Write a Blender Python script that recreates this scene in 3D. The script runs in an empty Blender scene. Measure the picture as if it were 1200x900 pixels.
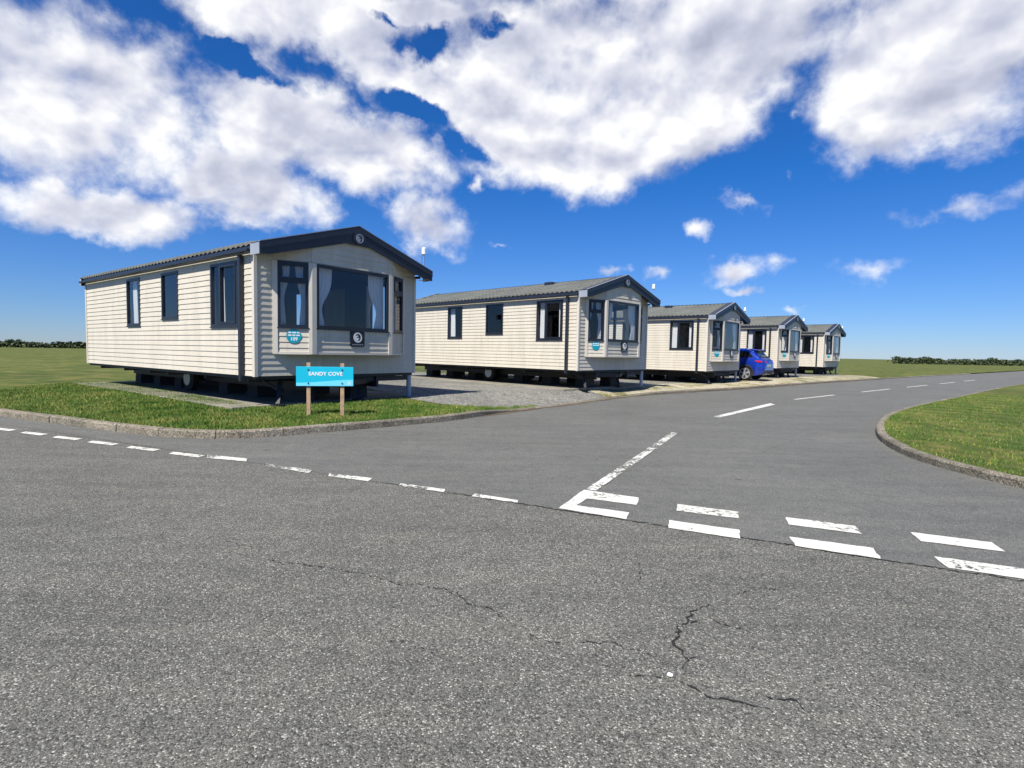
import bpy, bmesh, math, random
from mathutils import Vector, Matrix, geometry
random.seed(7)
S = bpy.context.scene
C = S.collection
EYE = 1.30
F_PX, PIT, ROLL = 635.4, .0587, .0189

# ------------------------------------------------------------------ helpers
def link(o, parent=None):
    C.objects.link(o)
    if parent: o.parent = parent
    return o
def tag(o, label=None, cat=None, group=None, kind=None):
    if label: o['label'] = label
    if cat: o['category'] = cat
    if group: o['group'] = group
    if kind: o['kind'] = kind
    return o
def empty(name, loc, rz=0):
    o = bpy.data.objects.new(name, None)
    o.empty_display_size = .3
    C.objects.link(o); o.location = loc; o.rotation_euler = (0, 0, rz)
    return o
def copy_tree(o, parent=None):
    c = o.copy(); C.objects.link(c)
    if parent: c.parent = parent
    for ch in list(o.children): copy_tree(ch, c)
    return c

class MB:
    def __init__(s): s.v = []; s.f = []
    def quad(s, *p):
        i = len(s.v); s.v += [tuple(q) for q in p]; s.f.append(tuple(range(i, i+len(p)))); return s
    def box(s, x0, x1, y0, y1, z0, z1):
        return s.hexa([(x0,y0,z0),(x1,y0,z0),(x1,y1,z0),(x0,y1,z0),(x0,y0,z1),(x1,y0,z1),(x1,y1,z1),(x0,y1,z1)])
    def hexa(s, p):
        i = len(s.v); s.v += [tuple(q) for q in p]
        for f in ((3,2,1,0),(4,5,6,7),(0,1,5,4),(1,2,6,5),(2,3,7,6),(3,0,4,7)): s.f.append(tuple(i+k for k in f))
        return s
    def bar(s, a, b, w, h=None, up=(0,0,1)):
        a = Vector(a); b = Vector(b); h = h or w
        d = (b-a).normalized(); up = Vector(up)
        if abs(d.dot(up)) > .95: up = Vector((0,1,0))
        r = d.cross(up).normalized()*w/2; u = r.cross(d).normalized()*h/2
        return s.hexa([a-r-u, a+r-u, b+r-u, b-r-u, a-r+u, a+r+u, b+r+u, b-r+u])
    def tube(s, a, b, r, n=12, r2=None, caps=True):
        a = Vector(a); b = Vector(b); d = (b-a).normalized()
        up = Vector((0,0,1)) if abs(d.z) < .9 else Vector((1,0,0))
        e = d.cross(up).normalized(); g = e.cross(d)
        r2 = r if r2 is None else r2
        i = len(s.v)
        for k in range(n):
            t = 2*math.pi*k/n; o = e*math.cos(t)+g*math.sin(t)
            s.v.append(tuple(a+o*r)); s.v.append(tuple(b+o*r2))
        for k in range(n):
            j = (k+1) % n; s.f.append((i+2*k, i+2*j, i+2*j+1, i+2*k+1))
        if caps:
            s.f.append(tuple(i+2*k for k in range(n))[::-1]); s.f.append(tuple(i+2*k+1 for k in range(n)))
        return s
    def prism(s, poly, fn, d0, d1):
        """poly: list of 2D points; fn(a, b, depth) -> 3D"""
        n = len(poly); i = len(s.v)
        s.v += [tuple(fn(a, b, d0)) for a, b in poly] + [tuple(fn(a, b, d1)) for a, b in poly]
        s.f.append(tuple(range(i, i+n))[::-1]); s.f.append(tuple(range(i+n, i+2*n)))
        for k in range(n):
            j = (k+1) % n; s.f.append((i+k, i+j, i+n+j, i+n+k))
        return s
    def build(s, name, mat, parent=None, smooth=False, fix=True):
        me = bpy.data.meshes.new(name); me.from_pydata(s.v, [], s.f); me.update()
        if fix:
            bm = bmesh.new(); bm.from_mesh(me)
            bmesh.ops.recalc_face_normals(bm, faces=bm.faces[:]); bm.to_mesh(me); bm.free()
        if smooth:
            for p in me.polygons: p.use_smooth = True
        if mat: me.materials.append(mat)
        return link(bpy.data.objects.new(name, me), parent)

def bevel(o, w, seg=2):
    m = o.modifiers.new('bevel', 'BEVEL'); m.width = w; m.segments = seg; m.limit_method = 'ANGLE'
    return o

def unp(px, py, h=EYE):
    X, Y = px-600, py-450
    c, s = math.cos(-ROLL), math.sin(-ROLL); X, Y = X*c-Y*s, X*s+Y*c
    d0, d2 = X/F_PX, -Y/F_PX; c, s = math.cos(PIT), math.sin(PIT)
    y = c+d2*s; z = -s+d2*c; t = -h/z
    return (d0*t, y*t)

# ------------------------------------------------------------------ materials
def nt(name):
    m = bpy.data.materials.new(name); m.use_nodes = True
    t = m.node_tree; return m, t.nodes, t.links, t.nodes['Principled BSDF']
def N(n, typ, **kw):
    x = n.new(typ)
    for k, v in kw.items():
        if k.startswith('i_'):
            key = k[2:]; key = int(key) if key.isdigit() else key.replace('_', ' ')
            x.inputs[key].default_value = v
        else: setattr(x, k, v)
    return x
def ramp(n, stops, interp='LINEAR'):
    r = n.new('ShaderNodeValToRGB'); e = r.color_ramp.elements; r.color_ramp.interpolation = interp
    while len(e) < len(stops): e.new(.5)
    for k, (p, c) in enumerate(stops):
        e[k].position = p; e[k].color = (*c, 1) if len(c) == 3 else c
    return r
def mixc(n, l, fac, a, b, mode='MIX'):
    m = n.new('ShaderNodeMix'); m.data_type = 'RGBA'; m.blend_type = mode
    for sock, v in ((0, fac), (6, a), (7, b)):
        if isinstance(v, (int, float)): m.inputs[sock].default_value = v
        elif isinstance(v, tuple): m.inputs[sock].default_value = (*v, 1)
        else: l.new(v, m.inputs[sock])
    return m.outputs[2]
def plain(name, col, rough=.5, metal=0, var=.12, scale=3, spec=.5, bump=0):
    m, n, l, b = nt(name)
    tc = N(n, 'ShaderNodeTexCoord')
    no = N(n, 'ShaderNodeTexNoise', i_Scale=scale, i_Detail=6, i_Roughness=.6); l.new(tc.outputs['Object'], no.inputs['Vector'])
    r = ramp(n, [(.3, tuple(c*(1-var) for c in col)), (.7, tuple(min(1, c*(1+var)) for c in col))])
    l.new(no.outputs['Fac'], r.inputs[0]); l.new(r.outputs[0], b.inputs['Base Color'])
    b.inputs['Roughness'].default_value = rough; b.inputs['Metallic'].default_value = metal
    b.inputs['Specular IOR Level'].default_value = spec
    if bump:
        n2 = N(n, 'ShaderNodeTexNoise', i_Scale=scale*30, i_Detail=4); l.new(tc.outputs['Object'], n2.inputs['Vector'])
        bp = N(n, 'ShaderNodeBump', i_Strength=bump, i_Distance=.01); l.new(n2.outputs['Fac'], bp.inputs['Height']); l.new(bp.outputs[0], b.inputs['Normal'])
    return m

def asphalt(name, chip, dark, mid, light, patch):
    m, n, l, b = nt(name)
    g = N(n, 'ShaderNodeNewGeometry'); P = g.outputs['Position']
    v = N(n, 'ShaderNodeTexVoronoi', i_Scale=chip); l.new(P, v.inputs['Vector'])
    sep = N(n, 'ShaderNodeSeparateColor'); l.new(v.outputs['Color'], sep.inputs[0])
    r = ramp(n, [(0, dark), (.35, mid), (.8, tuple(c*1.25 for c in mid)), (.93, light), (1, tuple(min(1, c*1.5) for c in light))]); l.new(sep.outputs[0], r.inputs[0])
    # tar between the chippings
    vd = N(n, 'ShaderNodeTexVoronoi', i_Scale=chip, feature='DISTANCE_TO_EDGE'); l.new(P, vd.inputs['Vector'])
    rd = ramp(n, [(.0, (.45,)*3), (.16, (1,)*3)]); l.new(vd.outputs['Distance'], rd.inputs[0])
    c1 = mixc(n, l, 1.0, r.outputs[0], rd.outputs[0], 'MULTIPLY')
    n1 = N(n, 'ShaderNodeTexNoise', i_Scale=.55, i_Detail=5, i_Roughness=.55); l.new(P, n1.inputs['Vector'])
    r1 = ramp(n, [(.3, (1-patch,)*3), (.7, (1+patch,)*3)]); l.new(n1.outputs['Fac'], r1.inputs[0])
    c2 = mixc(n, l, 1.0, c1, r1.outputs[0], 'MULTIPLY')
    n2 = N(n, 'ShaderNodeTexNoise', i_Scale=6, i_Detail=4, i_Roughness=.7); l.new(P, n2.inputs['Vector'])
    r2 = ramp(n, [(.3, (.86,)*3), (.5, (1,)*3), (.75, (1.1, 1.09, 1.05))]); l.new(n2.outputs['Fac'], r2.inputs[0])
    c3 = mixc(n, l, 1.0, c2, r2.outputs[0], 'MULTIPLY')
    mp = N(n, 'ShaderNodeMapping'); mp.inputs['Rotation'].default_value = (0, 0, -1.03 if chip > 160 else .46); mp.inputs['Scale'].default_value = (.35, 2.4, 1); l.new(P, mp.inputs[0])
    ns = N(n, 'ShaderNodeTexNoise', i_Scale=1.6, i_Detail=6, i_Roughness=.62); l.new(mp.outputs[0], ns.inputs['Vector'])
    rs = ramp(n, [(.32, (.87,.87,.88)), (.5, (1,)*3), (.70, (1.12, 1.11, 1.08))]); l.new(ns.outputs['Fac'], rs.inputs[0])
    c3 = mixc(n, l, 1.0, c3, rs.outputs[0], 'MULTIPLY')
    # oil spots and little dark patches
    n3 = N(n, 'ShaderNodeTexVoronoi', i_Scale=1.1, i_Randomness=1); l.new(P, n3.inputs['Vector'])
    n3b = N(n, 'ShaderNodeTexNoise', i_Scale=14, i_Detail=3); l.new(P, n3b.inputs['Vector'])
    ad = N(n, 'ShaderNodeMath', operation='MULTIPLY_ADD', i_1=.06); l.new(n3b.outputs['Fac'], ad.inputs[0]); l.new(n3.outputs['Distance'], ad.inputs[2])
    r3 = ramp(n, [(.06, (.55,)*3), (.085, (1,)*3)]); l.new(ad.outputs[0], r3.inputs[0])
    c4 = mixc(n, l, .8, c3, r3.outputs[0], 'MULTIPLY')
    l.new(c4, b.inputs['Base Color'])
    b.inputs['Roughness'].default_value = .85; b.inputs['Specular IOR Level'].default_value = .3
    inv = N(n, 'ShaderNodeMath', operation='MULTIPLY', i_1=-1.0); l.new(v.outputs['Distance'], inv.inputs[0])
    add = N(n, 'ShaderNodeMath', operation='MULTIPLY_ADD', i_1=.6); l.new(sep.outputs[1], add.inputs[0]); l.new(inv.outputs[0], add.inputs[2])
    bp = N(n, 'ShaderNodeBump', i_Strength=.75, i_Distance=.6/chip); l.new(add.outputs[0], bp.inputs['Height']); l.new(bp.outputs[0], b.inputs['Normal'])
    return m

M = {}
M['asphalt_main'] = asphalt('chipped asphalt', 150, (.055,.054,.047), (.158,.155,.134), (.34,.33,.285), .10)
M['asphalt_side'] = asphalt('smooth asphalt', 170, (.105,.105,.094), (.160,.160,.144), (.25,.245,.22), .09)
def paint_mat():
    m, n, l, b = nt('worn road paint')
    g = N(n, 'ShaderNodeNewGeometry'); P = g.outputs['Position']
    b.inputs['Base Color'].default_value = (.72, .71, .66, 1); b.inputs['Roughness'].default_value = .6
    no = N(n, 'ShaderNodeTexNoise', i_Scale=26, i_Detail=6, i_Roughness=.72); l.new(P, no.inputs['Vector'])
    lo = N(n, 'ShaderNodeTexNoise', i_Scale=2.6, i_Detail=2); l.new(P, lo.inputs['Vector'])
    ma = N(n, 'ShaderNodeMath', operation='MULTIPLY_ADD', i_1=.55); l.new(lo.outputs['Fac'], ma.inputs[0]); l.new(no.outputs['Fac'], ma.inputs[2])
    at = N(n, 'ShaderNodeAttribute', attribute_type='OBJECT', attribute_name='wear')
    mb_ = N(n, 'ShaderNodeMath', operation='SUBTRACT'); l.new(ma.outputs[0], mb_.inputs[0]); l.new(at.outputs['Fac'], mb_.inputs[1])
    r = ramp(n, [(.595, (0,)*3), (.63, (1,)*3)]); l.new(mb_.outputs[0], r.inputs[0])
    l.new(r.outputs[0], b.inputs['Alpha'])
    cr = ramp(n, [(.55, (.42,.41,.36)), (.66, (.60,.585,.51)), (.85, (.70,.685,.61))]); l.new(ma.outputs[0], cr.inputs[0]); l.new(cr.outputs[0], b.inputs['Base Color'])
    bp = N(n, 'ShaderNodeBump', i_Strength=.3, i_Distance=.006); l.new(no.outputs['Fac'], bp.inputs['Height']); l.new(bp.outputs[0], b.inputs['Normal'])
    return m
M['paint'] = paint_mat()
def crack_mat():
    m, n, l, b = nt('tar crack')
    g = N(n, 'ShaderNodeNewGeometry')
    b.inputs['Base Color'].default_value = (.018,.018,.017,1); b.inputs['Roughness'].default_value = .95
    no = N(n, 'ShaderNodeTexNoise', i_Scale=30, i_Detail=4, i_Roughness=.7); l.new(g.outputs['Position'], no.inputs['Vector'])
    at = N(n, 'ShaderNodeAttribute', attribute_type='OBJECT', attribute_name='wear')
    mb_ = N(n, 'ShaderNodeMath', operation='SUBTRACT'); l.new(no.outputs['Fac'], mb_.inputs[0]); l.new(at.outputs['Fac'], mb_.inputs[1])
    r = ramp(n, [(.40, (0,)*3), (.47, (1,)*3)]); l.new(mb_.outputs[0], r.inputs[0]); l.new(r.outputs[0], b.inputs['Alpha'])
    return m
M['crack'] = crack_mat()
def ground_mat(name, stops, scale, fine, bump, rough=.95, chips=None):
    m, n, l, b = nt(name)
    g = N(n, 'ShaderNodeNewGeometry'); P = g.outputs['Position']
    a = N(n, 'ShaderNodeTexNoise', i_Scale=scale, i_Detail=8, i_Roughness=.65); l.new(P, a.inputs['Vector'])
    r = ramp(n, stops); l.new(a.outputs['Fac'], r.inputs[0])
    f = N(n, 'ShaderNodeTexNoise', i_Scale=fine, i_Detail=5, i_Roughness=.7); l.new(P, f.inputs['Vector'])
    fr = ramp(n, [(.3, (.65,)*3), (.7, (1.3,)*3)]); l.new(f.outputs['Fac'], fr.inputs[0])
    c = mixc(n, l, 1, r.outputs[0], fr.outputs[0], 'MULTIPLY')
    big = N(n, 'ShaderNodeTexNoise', i_Scale=scale*.14, i_Detail=5, i_Roughness=.6); l.new(P, big.inputs['Vector'])
    br = ramp(n, [(.35, (.78,.80,.74)), (.65, (1.16,1.12,1.05))]); l.new(big.outputs['Fac'], br.inputs[0])
    c = mixc(n, l, 1, c, br.outputs[0], 'MULTIPLY')
    h = f.outputs['Fac']
    if chips:
        v = N(n, 'ShaderNodeTexVoronoi', i_Scale=chips); l.new(P, v.inputs['Vector'])
        s = N(n, 'ShaderNodeSeparateColor'); l.new(v.outputs['Color'], s.inputs[0])
        vr = ramp(n, [(0, (.5,.5,.52)), (.5, (1,1,1)), (1, (1.5,1.47,1.4))]); l.new(s.outputs[0], vr.inputs[0])
        c = mixc(n, l, 1, c, vr.outputs[0], 'MULTIPLY')
        k = N(n, 'ShaderNodeMath', operation='MULTIPLY', i_1=-1.0); l.new(v.outputs['Distance'], k.inputs[0]); h = k.outputs[0]
    l.new(c, b.inputs['Base Color']); b.inputs['Roughness'].default_value = rough; b.inputs['Specular IOR Level'].default_value = .2
    bp = N(n, 'ShaderNodeBump', i_Strength=bump, i_Distance=.02); l.new(h, bp.inputs['Height']); l.new(bp.outputs[0], b.inputs['Normal'])
    return m
M['turf'] = ground_mat('turf', [(.25,(.045,.075,.016)),(.47,(.085,.115,.024)),(.60,(.16,.155,.045)),(.78,(.28,.22,.09))], 1.6, 60, .8)
M['field'] = ground_mat('field', [(.3,(.06,.085,.025)),(.6,(.1,.12,.035)),(.8,(.15,.14,.06))], .08, 30, .5)
M['gravel'] = ground_mat('gravel', [(.3,(.175,.175,.165)),(.7,(.27,.265,.25))], .8, 9, .9, chips=38)
M['sand'] = ground_mat('sandy verge', [(.25,(.34,.30,.22)),(.42,(.46,.42,.33)),(.52,(.40,.36,.26)),(.60,(.22,.20,.09)),(.70,(.12,.14,.045))], 1.4, 22, .5, chips=45)
M['concrete'] = ground_mat('concrete base', [(.3,(.16,.15,.13)),(.55,(.26,.245,.21)),(.8,(.34,.32,.28))], 1.3, 25, .25)
M['kerb'] = ground_mat('kerb concrete', [(.3,(.16,.14,.115)),(.55,(.25,.225,.185)),(.8,(.34,.315,.265))], 3.5, 70, .5, chips=60)
M['dirt'] = ground_mat('dirt and leaf litter', [(.3,(.085,.06,.042)),(.6,(.15,.115,.08)),(.8,(.25,.21,.15))], 3, 40, .7)
def blade_mat():
    m, n, l, b = nt('grass blades')
    g = N(n, 'ShaderNodeNewGeometry'); P = g.outputs['Position']
    a = N(n, 'ShaderNodeAttribute', attribute_name='rnd')
    no = N(n, 'ShaderNodeTexNoise', i_Scale=1.7, i_Detail=4); l.new(P, no.inputs['Vector'])
    ma = N(n, 'ShaderNodeMath', operation='MULTIPLY_ADD', i_1=.5); l.new(a.outputs['Fac'], ma.inputs[0]); l.new(no.outputs['Fac'], ma.inputs[2])
    r = ramp(n, [(.38,(.035,.085,.012)),(.68,(.08,.165,.022)),(.90,(.17,.24,.04)),(1.0,(.34,.31,.09))]); l.new(ma.outputs[0], r.inputs[0])
    l.new(r.outputs[0], b.inputs['Base Color']); b.inputs['Roughness'].default_value = .6; b.inputs['Specular IOR Level'].default_value = .25
    return m
M['blade'] = blade_mat()
def siding_mat():
    m, n, l, b = nt('cream weatherboard')
    tc = N(n, 'ShaderNodeTexCoord'); P = tc.outputs['Object']
    mp = N(n, 'ShaderNodeMapping'); mp.inputs['Scale'].default_value = (1.5, 1.5, .25); l.new(P, mp.inputs[0])
    a = N(n, 'ShaderNodeTexNoise', i_Scale=2.2, i_Detail=6, i_Roughness=.65); l.new(mp.outputs[0], a.inputs['Vector'])
    r = ramp(n, [(.25,(.52,.475,.385)),(.55,(.60,.552,.455)),(.8,(.625,.58,.485))]); l.new(a.outputs['Fac'], r.inputs[0])
    f = N(n, 'ShaderNodeTexNoise', i_Scale=45, i_Detail=4); mp2 = N(n, 'ShaderNodeMapping'); mp2.inputs['Scale'].default_value = (.15, .15, 1.5)
    l.new(P, mp2.inputs[0]); l.new(mp2.outputs[0], f.inputs['Vector'])
    fr = ramp(n, [(.3, (.93,)*3), (.7, (1.05,)*3)]); l.new(f.outputs['Fac'], fr.inputs[0])
    mp3 = N(n, 'ShaderNodeMapping'); mp3.inputs['Scale'].default_value = (7, 7, .35); l.new(P, mp3.inputs[0])
    st = N(n, 'ShaderNodeTexNoise', i_Scale=1.5, i_Detail=5, i_Roughness=.6); l.new(mp3.outputs[0], st.inputs['Vector'])
    sr = ramp(n, [(.28, (.84,.82,.77)), (.46, (1,1,1))]); l.new(st.outputs['Fac'], sr.inputs[0])
    fr2 = mixc(n, l, .75, fr.outputs[0], sr.outputs[0], 'MULTIPLY')
    g = N(n, 'ShaderNodeNewGeometry')               # the back of each wall sheet is near black, so the rooms look dim
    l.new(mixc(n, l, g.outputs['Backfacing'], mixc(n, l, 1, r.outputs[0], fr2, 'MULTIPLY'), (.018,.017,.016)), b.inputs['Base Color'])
    b.inputs['Roughness'].default_value = .55; b.inputs['Specular IOR Level'].default_value = .35
    bp = N(n, 'ShaderNodeBump', i_Strength=.12, i_Distance=.004); l.new(f.outputs['Fac'], bp.inputs['Height']); l.new(bp.outputs[0], b.inputs['Normal'])
    return m
M['siding'] = siding_mat()
M['trim'] = plain('cream trim', (.60,.555,.475), .5, var=.06)
M['navy'] = plain('anthracite trim', (.016,.021,.034), .38, var=.15)
M['frame'] = plain('dark window frame', (.013,.017,.027), .35, var=.15)
M['sunlit_grey'] = plain('pale sunlit fascia grey', (.30,.33,.38), .45, var=.08)  # fascia colour with sunlight painted in, paler than the navy boards
def roof_mat():
    m, n, l, b = nt('grey green roof tile')
    tc = N(n, 'ShaderNodeTexCoord'); P = tc.outputs['Object']
    a = N(n, 'ShaderNodeTexNoise', i_Scale=1.3, i_Detail=6); l.new(P, a.inputs['Vector'])
    r = ramp(n, [(.3,(.115,.12,.105)),(.7,(.17,.175,.15))]); l.new(a.outputs['Fac'], r.inputs[0])
    f = N(n, 'ShaderNodeTexNoise', i_Scale=70, i_Detail=4, i_Roughness=.7); l.new(P, f.inputs['Vector'])
    fr = ramp(n, [(.3, (.7,)*3), (.7, (1.3,)*3)]); l.new(f.outputs['Fac'], fr.inputs[0])
    l.new(mixc(n, l, 1, r.outputs[0], fr.outputs[0], 'MULTIPLY'), b.inputs['Base Color'])
    b.inputs['Roughness'].default_value = .7
    return m
M['roof'] = roof_mat()
M['steel'] = plain('dark chassis steel', (.035,.036,.038), .55, metal=.4)
M['rubber'] = plain('tyre rubber', (.018,.018,.018), .85)
M['galv'] = plain('galvanised steel', (.38,.40,.42), .4, metal=.7)
M['block'] = plain('dark concrete block', (.045,.045,.044), .9, bump=.4)
M['pipe'] = plain('pale grey plastic pipe', (.34,.39,.46), .4)
M['white'] = plain('white plastic', (.80,.80,.79), .35, var=.03)
M['logo'] = plain('silver grey emblem', (.26,.29,.33), .3, var=.05)
M['black'] = plain('black plaque', (.008,.009,.012), .3)
M['teal'] = plain('turquoise vinyl', (.0,.29,.39), .45, var=.04)
M['cyan'] = plain('sign cyan', (.0,.45,.62), .5, var=.03)
M['cyan2'] = plain('sign pale cyan', (.16,.66,.86), .5, var=.03)
M['dark'] = plain('dark upholstery', (.016,.017,.022), .9)
M['inner'] = plain('interior lining', (.016,.016,.017), .8)
M['post'] = plain('weathered timber', (.42,.28,.17), .8, var=.3, scale=14)
def curtain_mat():
    m, n, l, b = nt('white curtain cloth')
    b.inputs['Base Color'].default_value = (.86,.86,.85,1); b.inputs['Roughness'].default_value = .9
    tl = N(n, 'ShaderNodeBsdfTranslucent'); tl.inputs[0].default_value = (.8,.79,.77,1)
    mx = N(n, 'ShaderNodeMixShader', i_0=.25); l.new(b.outputs[0], mx.inputs[1]); l.new(tl.outputs[0], mx.inputs[2])
    l.new(mx.outputs[0], n['Material Output'].inputs[0]); return m
M['curtain'] = curtain_mat()
def glass_mat(name, tint, boost=1.0):
    m, n, l, b = nt(name); n.remove(b)
    tr = N(n, 'ShaderNodeBsdfTransparent'); tr.inputs[0].default_value = (*tint, 1)
    gl = N(n, 'ShaderNodeBsdfGlossy'); gl.inputs['Roughness'].default_value = .004; gl.inputs[0].default_value = (.95,.97,1,1)
    lw = N(n, 'ShaderNodeLayerWeight', i_Blend=.5); pw = N(n, 'ShaderNodeMath', operation='POWER', i_1=5.0); l.new(lw.outputs['Facing'], pw.inputs[0])
    fr = N(n, 'ShaderNodeMath', operation='MULTIPLY_ADD', i_1=.95, i_2=.05); l.new(pw.outputs[0], fr.inputs[0])
    tc = N(n, 'ShaderNodeTexCoord'); no = N(n, 'ShaderNodeTexNoise', i_Scale=1.2, i_Detail=1); l.new(tc.outputs['Object'], no.inputs['Vector'])
    bp = N(n, 'ShaderNodeBump', i_Strength=.02, i_Distance=.05); l.new(no.outputs['Fac'], bp.inputs['Height']); l.new(bp.outputs[0], gl.inputs['Normal'])
    ma = N(n, 'ShaderNodeMath', operation='MULTIPLY', i_1=boost); ma.use_clamp = True; l.new(fr.outputs[0], ma.inputs[0])
    mx = N(n, 'ShaderNodeMixShader'); l.new(ma.outputs[0], mx.inputs[0]); l.new(tr.outputs[0], mx.inputs[1]); l.new(gl.outputs[0], mx.inputs[2])
    l.new(mx.outputs[0], n['Material Output'].inputs[0]); return m
M['glass'] = glass_mat('double glazing', (.90,.92,.94), 1.25)
def carpaint():
    m, n, l, b = nt('deep blue car paint')
    b.inputs['Base Color'].default_value = (.001,.030,.34,1); b.inputs['Roughness'].default_value = .3; b.inputs['Metallic'].default_value = .25
    b.inputs['Coat Weight'].default_value = 1; b.inputs['Coat Roughness'].default_value = .03
    return m
M['carblue'] = carpaint()
M['carglass'] = plain('privacy glass', (.008,.009,.011), .05, var=.02, spec=.8)
M['carblack'] = plain('black car plastic', (.018,.018,.02), .6)
M['rim'] = plain('alloy rim', (.62,.63,.65), .3, metal=.6)
M['red'] = plain('red lamp lens', (.42,.012,.02), .15, var=.05)
M['plate'] = plain('pale plate', (.55,.52,.36), .4)

# ------------------------------------------------------------------ ground heights
def resample(pts, step):
    """Catmull-Rom through pts, about one vertex per step"""
    out = []
    P = [pts[0]]+list(pts)+[pts[-1]]
    for i in range(1, len(P)-2):
        p0, p1, p2, p3 = [Vector((*q[:2], 0)) for q in P[i-1:i+3]]
        n = max(1, int((p2-p1).length/step))
        for k in range(n):
            t = k/n
            q = .5*((2*p1)+(p2-p0)*t+(2*p0-5*p1+4*p2-p3)*t*t+(3*p1-p0-3*p2+p3)*t**3)
            out.append((q.x, q.y))
    out.append(tuple(pts[-1][:2])); return out
KERB_L = [(-80,44),(-40,24.6),(-18,13.9),(-10,10.0),(-7,8.55),(-5.6,7.92),(-4.75,7.62),(-4.07,7.58),(-3.6,7.76),(-2.91,8.34),(-2.09,9.07),(-1.28,9.85),(-.65,10.75),
          (.02,11.84),(1.18,13.35),(3.5,16.5),(5.14,18.15),(9.3,21.7),(13.7,25.9),(20.8,32.3),(40,49),(90,92)]
KERB_R = [(120,-55),(60,-25.5),(20,-5.6),(12,-1.6),(9.0,.2),(7.0,1.9),(5.7,4.0),(5.2,6.0),(5.6,8.0),(7.2,10.6),(10,13.7),(16.2,19.3),(24,26.3),(44,43.5),(95,88)]
KL = resample(KERB_L, .45); KR = resample(KERB_R, .6)
def near_poly(x, y, poly):
    best = 1e18; bp = None
    for i in range(len(poly)-1):
        ax, ay = poly[i]; bx, by = poly[i+1]; dx, dy = bx-ax, by-ay
        t = max(0, min(1, ((x-ax)*dx+(y-ay)*dy)/(dx*dx+dy*dy+1e-12)))
        qx, qy = ax+dx*t, ay+dy*t; d = (x-qx)**2+(y-qy)**2
        if d < best: best = d; bp = (qx, qy)
    return math.sqrt(best), bp
def sm(a, b, t):
    t = max(0, min(1, (t-a)/(b-a))); return t*t*(3-2*t)
def kerb_h(x):                                   # kerb upstand along the side road
    return .115 - .09*sm(-.7, .2, x) + .05*sm(3.4, 5.2, x)
def site_h(x, y):
    d, q = near_poly(x, y, KL)
    inl = .235 - .105*sm(3, 9, q[0]) + .035*sm(9, 15, q[0])
    hk = kerb_h(q[0]) - .012
    return hk + (inl-hk)*sm(.0, 2.4-1.3*sm(0, 3, q[0]), d) - .0*d
def sheet(name, poly, mat, hfun, lift, spacing, dense=None, kind='structure'):
    """flat or rolling ground sheet inside a polygon"""
    n = len(poly)
    vs = [Vector(p) for p in poly]; es = [(i, (i+1) % n) for i in range(n)]
    def inside(x, y):
        c = False; j = n-1
        for i in range(n):
            xi, yi = poly[i]; xj, yj = poly[j]
            if (yi > y) != (yj > y) and x < (xj-xi)*(y-yi)/(yj-yi)+xi: c = not c
            j = i
        return c
    for (x0, x1, y0, y1, s) in (dense or [(min(p[0] for p in poly), max(p[0] for p in poly), min(p[1] for p in poly), max(p[1] for p in poly), spacing)]):
        nx, ny = int((x1-x0)/s), int((y1-y0)/s)
        for i in range(nx+1):
            for j in range(ny+1):
                x, y = x0+i*s+random.uniform(-.1, .1)*s, y0+j*s+random.uniform(-.1, .1)*s
                if inside(x, y): vs.append(Vector((x, y)))
    r = geometry.delaunay_2d_cdt(vs, es, [tuple(range(n))], 1, 1e-5)
    mb = MB(); mb.v = [(v.x, v.y, hfun(v.x, v.y)+lift) for v in r[0]]; mb.f = [tuple(f) for f in r[2]]
    o = mb.build(name, mat, fix=False, smooth=True)
    me = o.data
    if sum(p.normal.z for p in me.polygons) < 0: me.flip_normals()
    return tag(o, kind=kind)

# ------------------------------------------------------------------ roads and ground
zero = lambda x, y: 0
b = MB(); R = 3000; b.quad((-R,-R,-.03),(R,-R,-.03),(R,R,-.03),(-R,R,-.03)); tag(b.build('ground', M['field'], fix=False), kind='structure')
BL0, BL1 = unp(262, 537), unp(937, 641)
bd = Vector((BL1[0]-BL0[0], BL1[1]-BL0[1])).normalized()
def bline(t): return (BL0[0]+bd.x*t, BL0[1]+bd.y*t)
# wobbly joint between the two surfacings
joint = [bline(-95)]+[(bline(t*.12)[0], bline(t*.12)[1]+.02*math.sin(t*.55)*math.sin(t*.17)+random.uniform(-.012, .012)) for t in range(-60, 110)]+[bline(130)]
nb = Vector((-bd.y, bd.x))
off = lambda p, d: (p[0]+nb.x*d, p[1]+nb.y*d)
main_poly = joint+[off(joint[-1], -7.6), off(joint[0], -7.6)]
sheet('main_road', main_poly, M['asphalt_main'], zero, 0, 3, dense=[(-6, 6, -2, 9, 1.0)])
side_poly = KL+KR[::-1]+joint[::-1]
sheet('side_road', side_poly, M['asphalt_side'], zero, .002, 3, dense=[(-8, 16, 3, 26, 1.2)])
far_l = [(90,92),(1500,1400),(1500,2500),(-2500,2500),(-2500,1180),(-80,44)]
terr = KL[:-1]+far_l[:-1]
def off_kerb(poly, d):
    out = []
    for i, p in enumerate(poly):
        a = poly[max(0, i-1)]; c = poly[min(len(poly)-1, i+1)]
        t = Vector((c[0]-a[0], c[1]-a[1])).normalized(); out.append((p[0]-t.y*d, p[1]+t.x*d))
    return out
KLi = off_kerb(KL, .125); KRi = off_kerb(KR, -.125)
terr = KLi[:-1]+far_l[:-1]
sheet('grass_verge', terr, M['turf'], site_h, 0, 5, dense=[(-16, 26, 7, 36, .55), (-60, 70, 5, 90, 4)])
terr_r = KRi+[(1500,1300),(2600,1300),(2600,-1100)]
sheet('grass_verge', terr_r, M['turf'], lambda x, y: .09, 0, 5, dense=[(4, 40, -10, 40, 2)])

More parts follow.
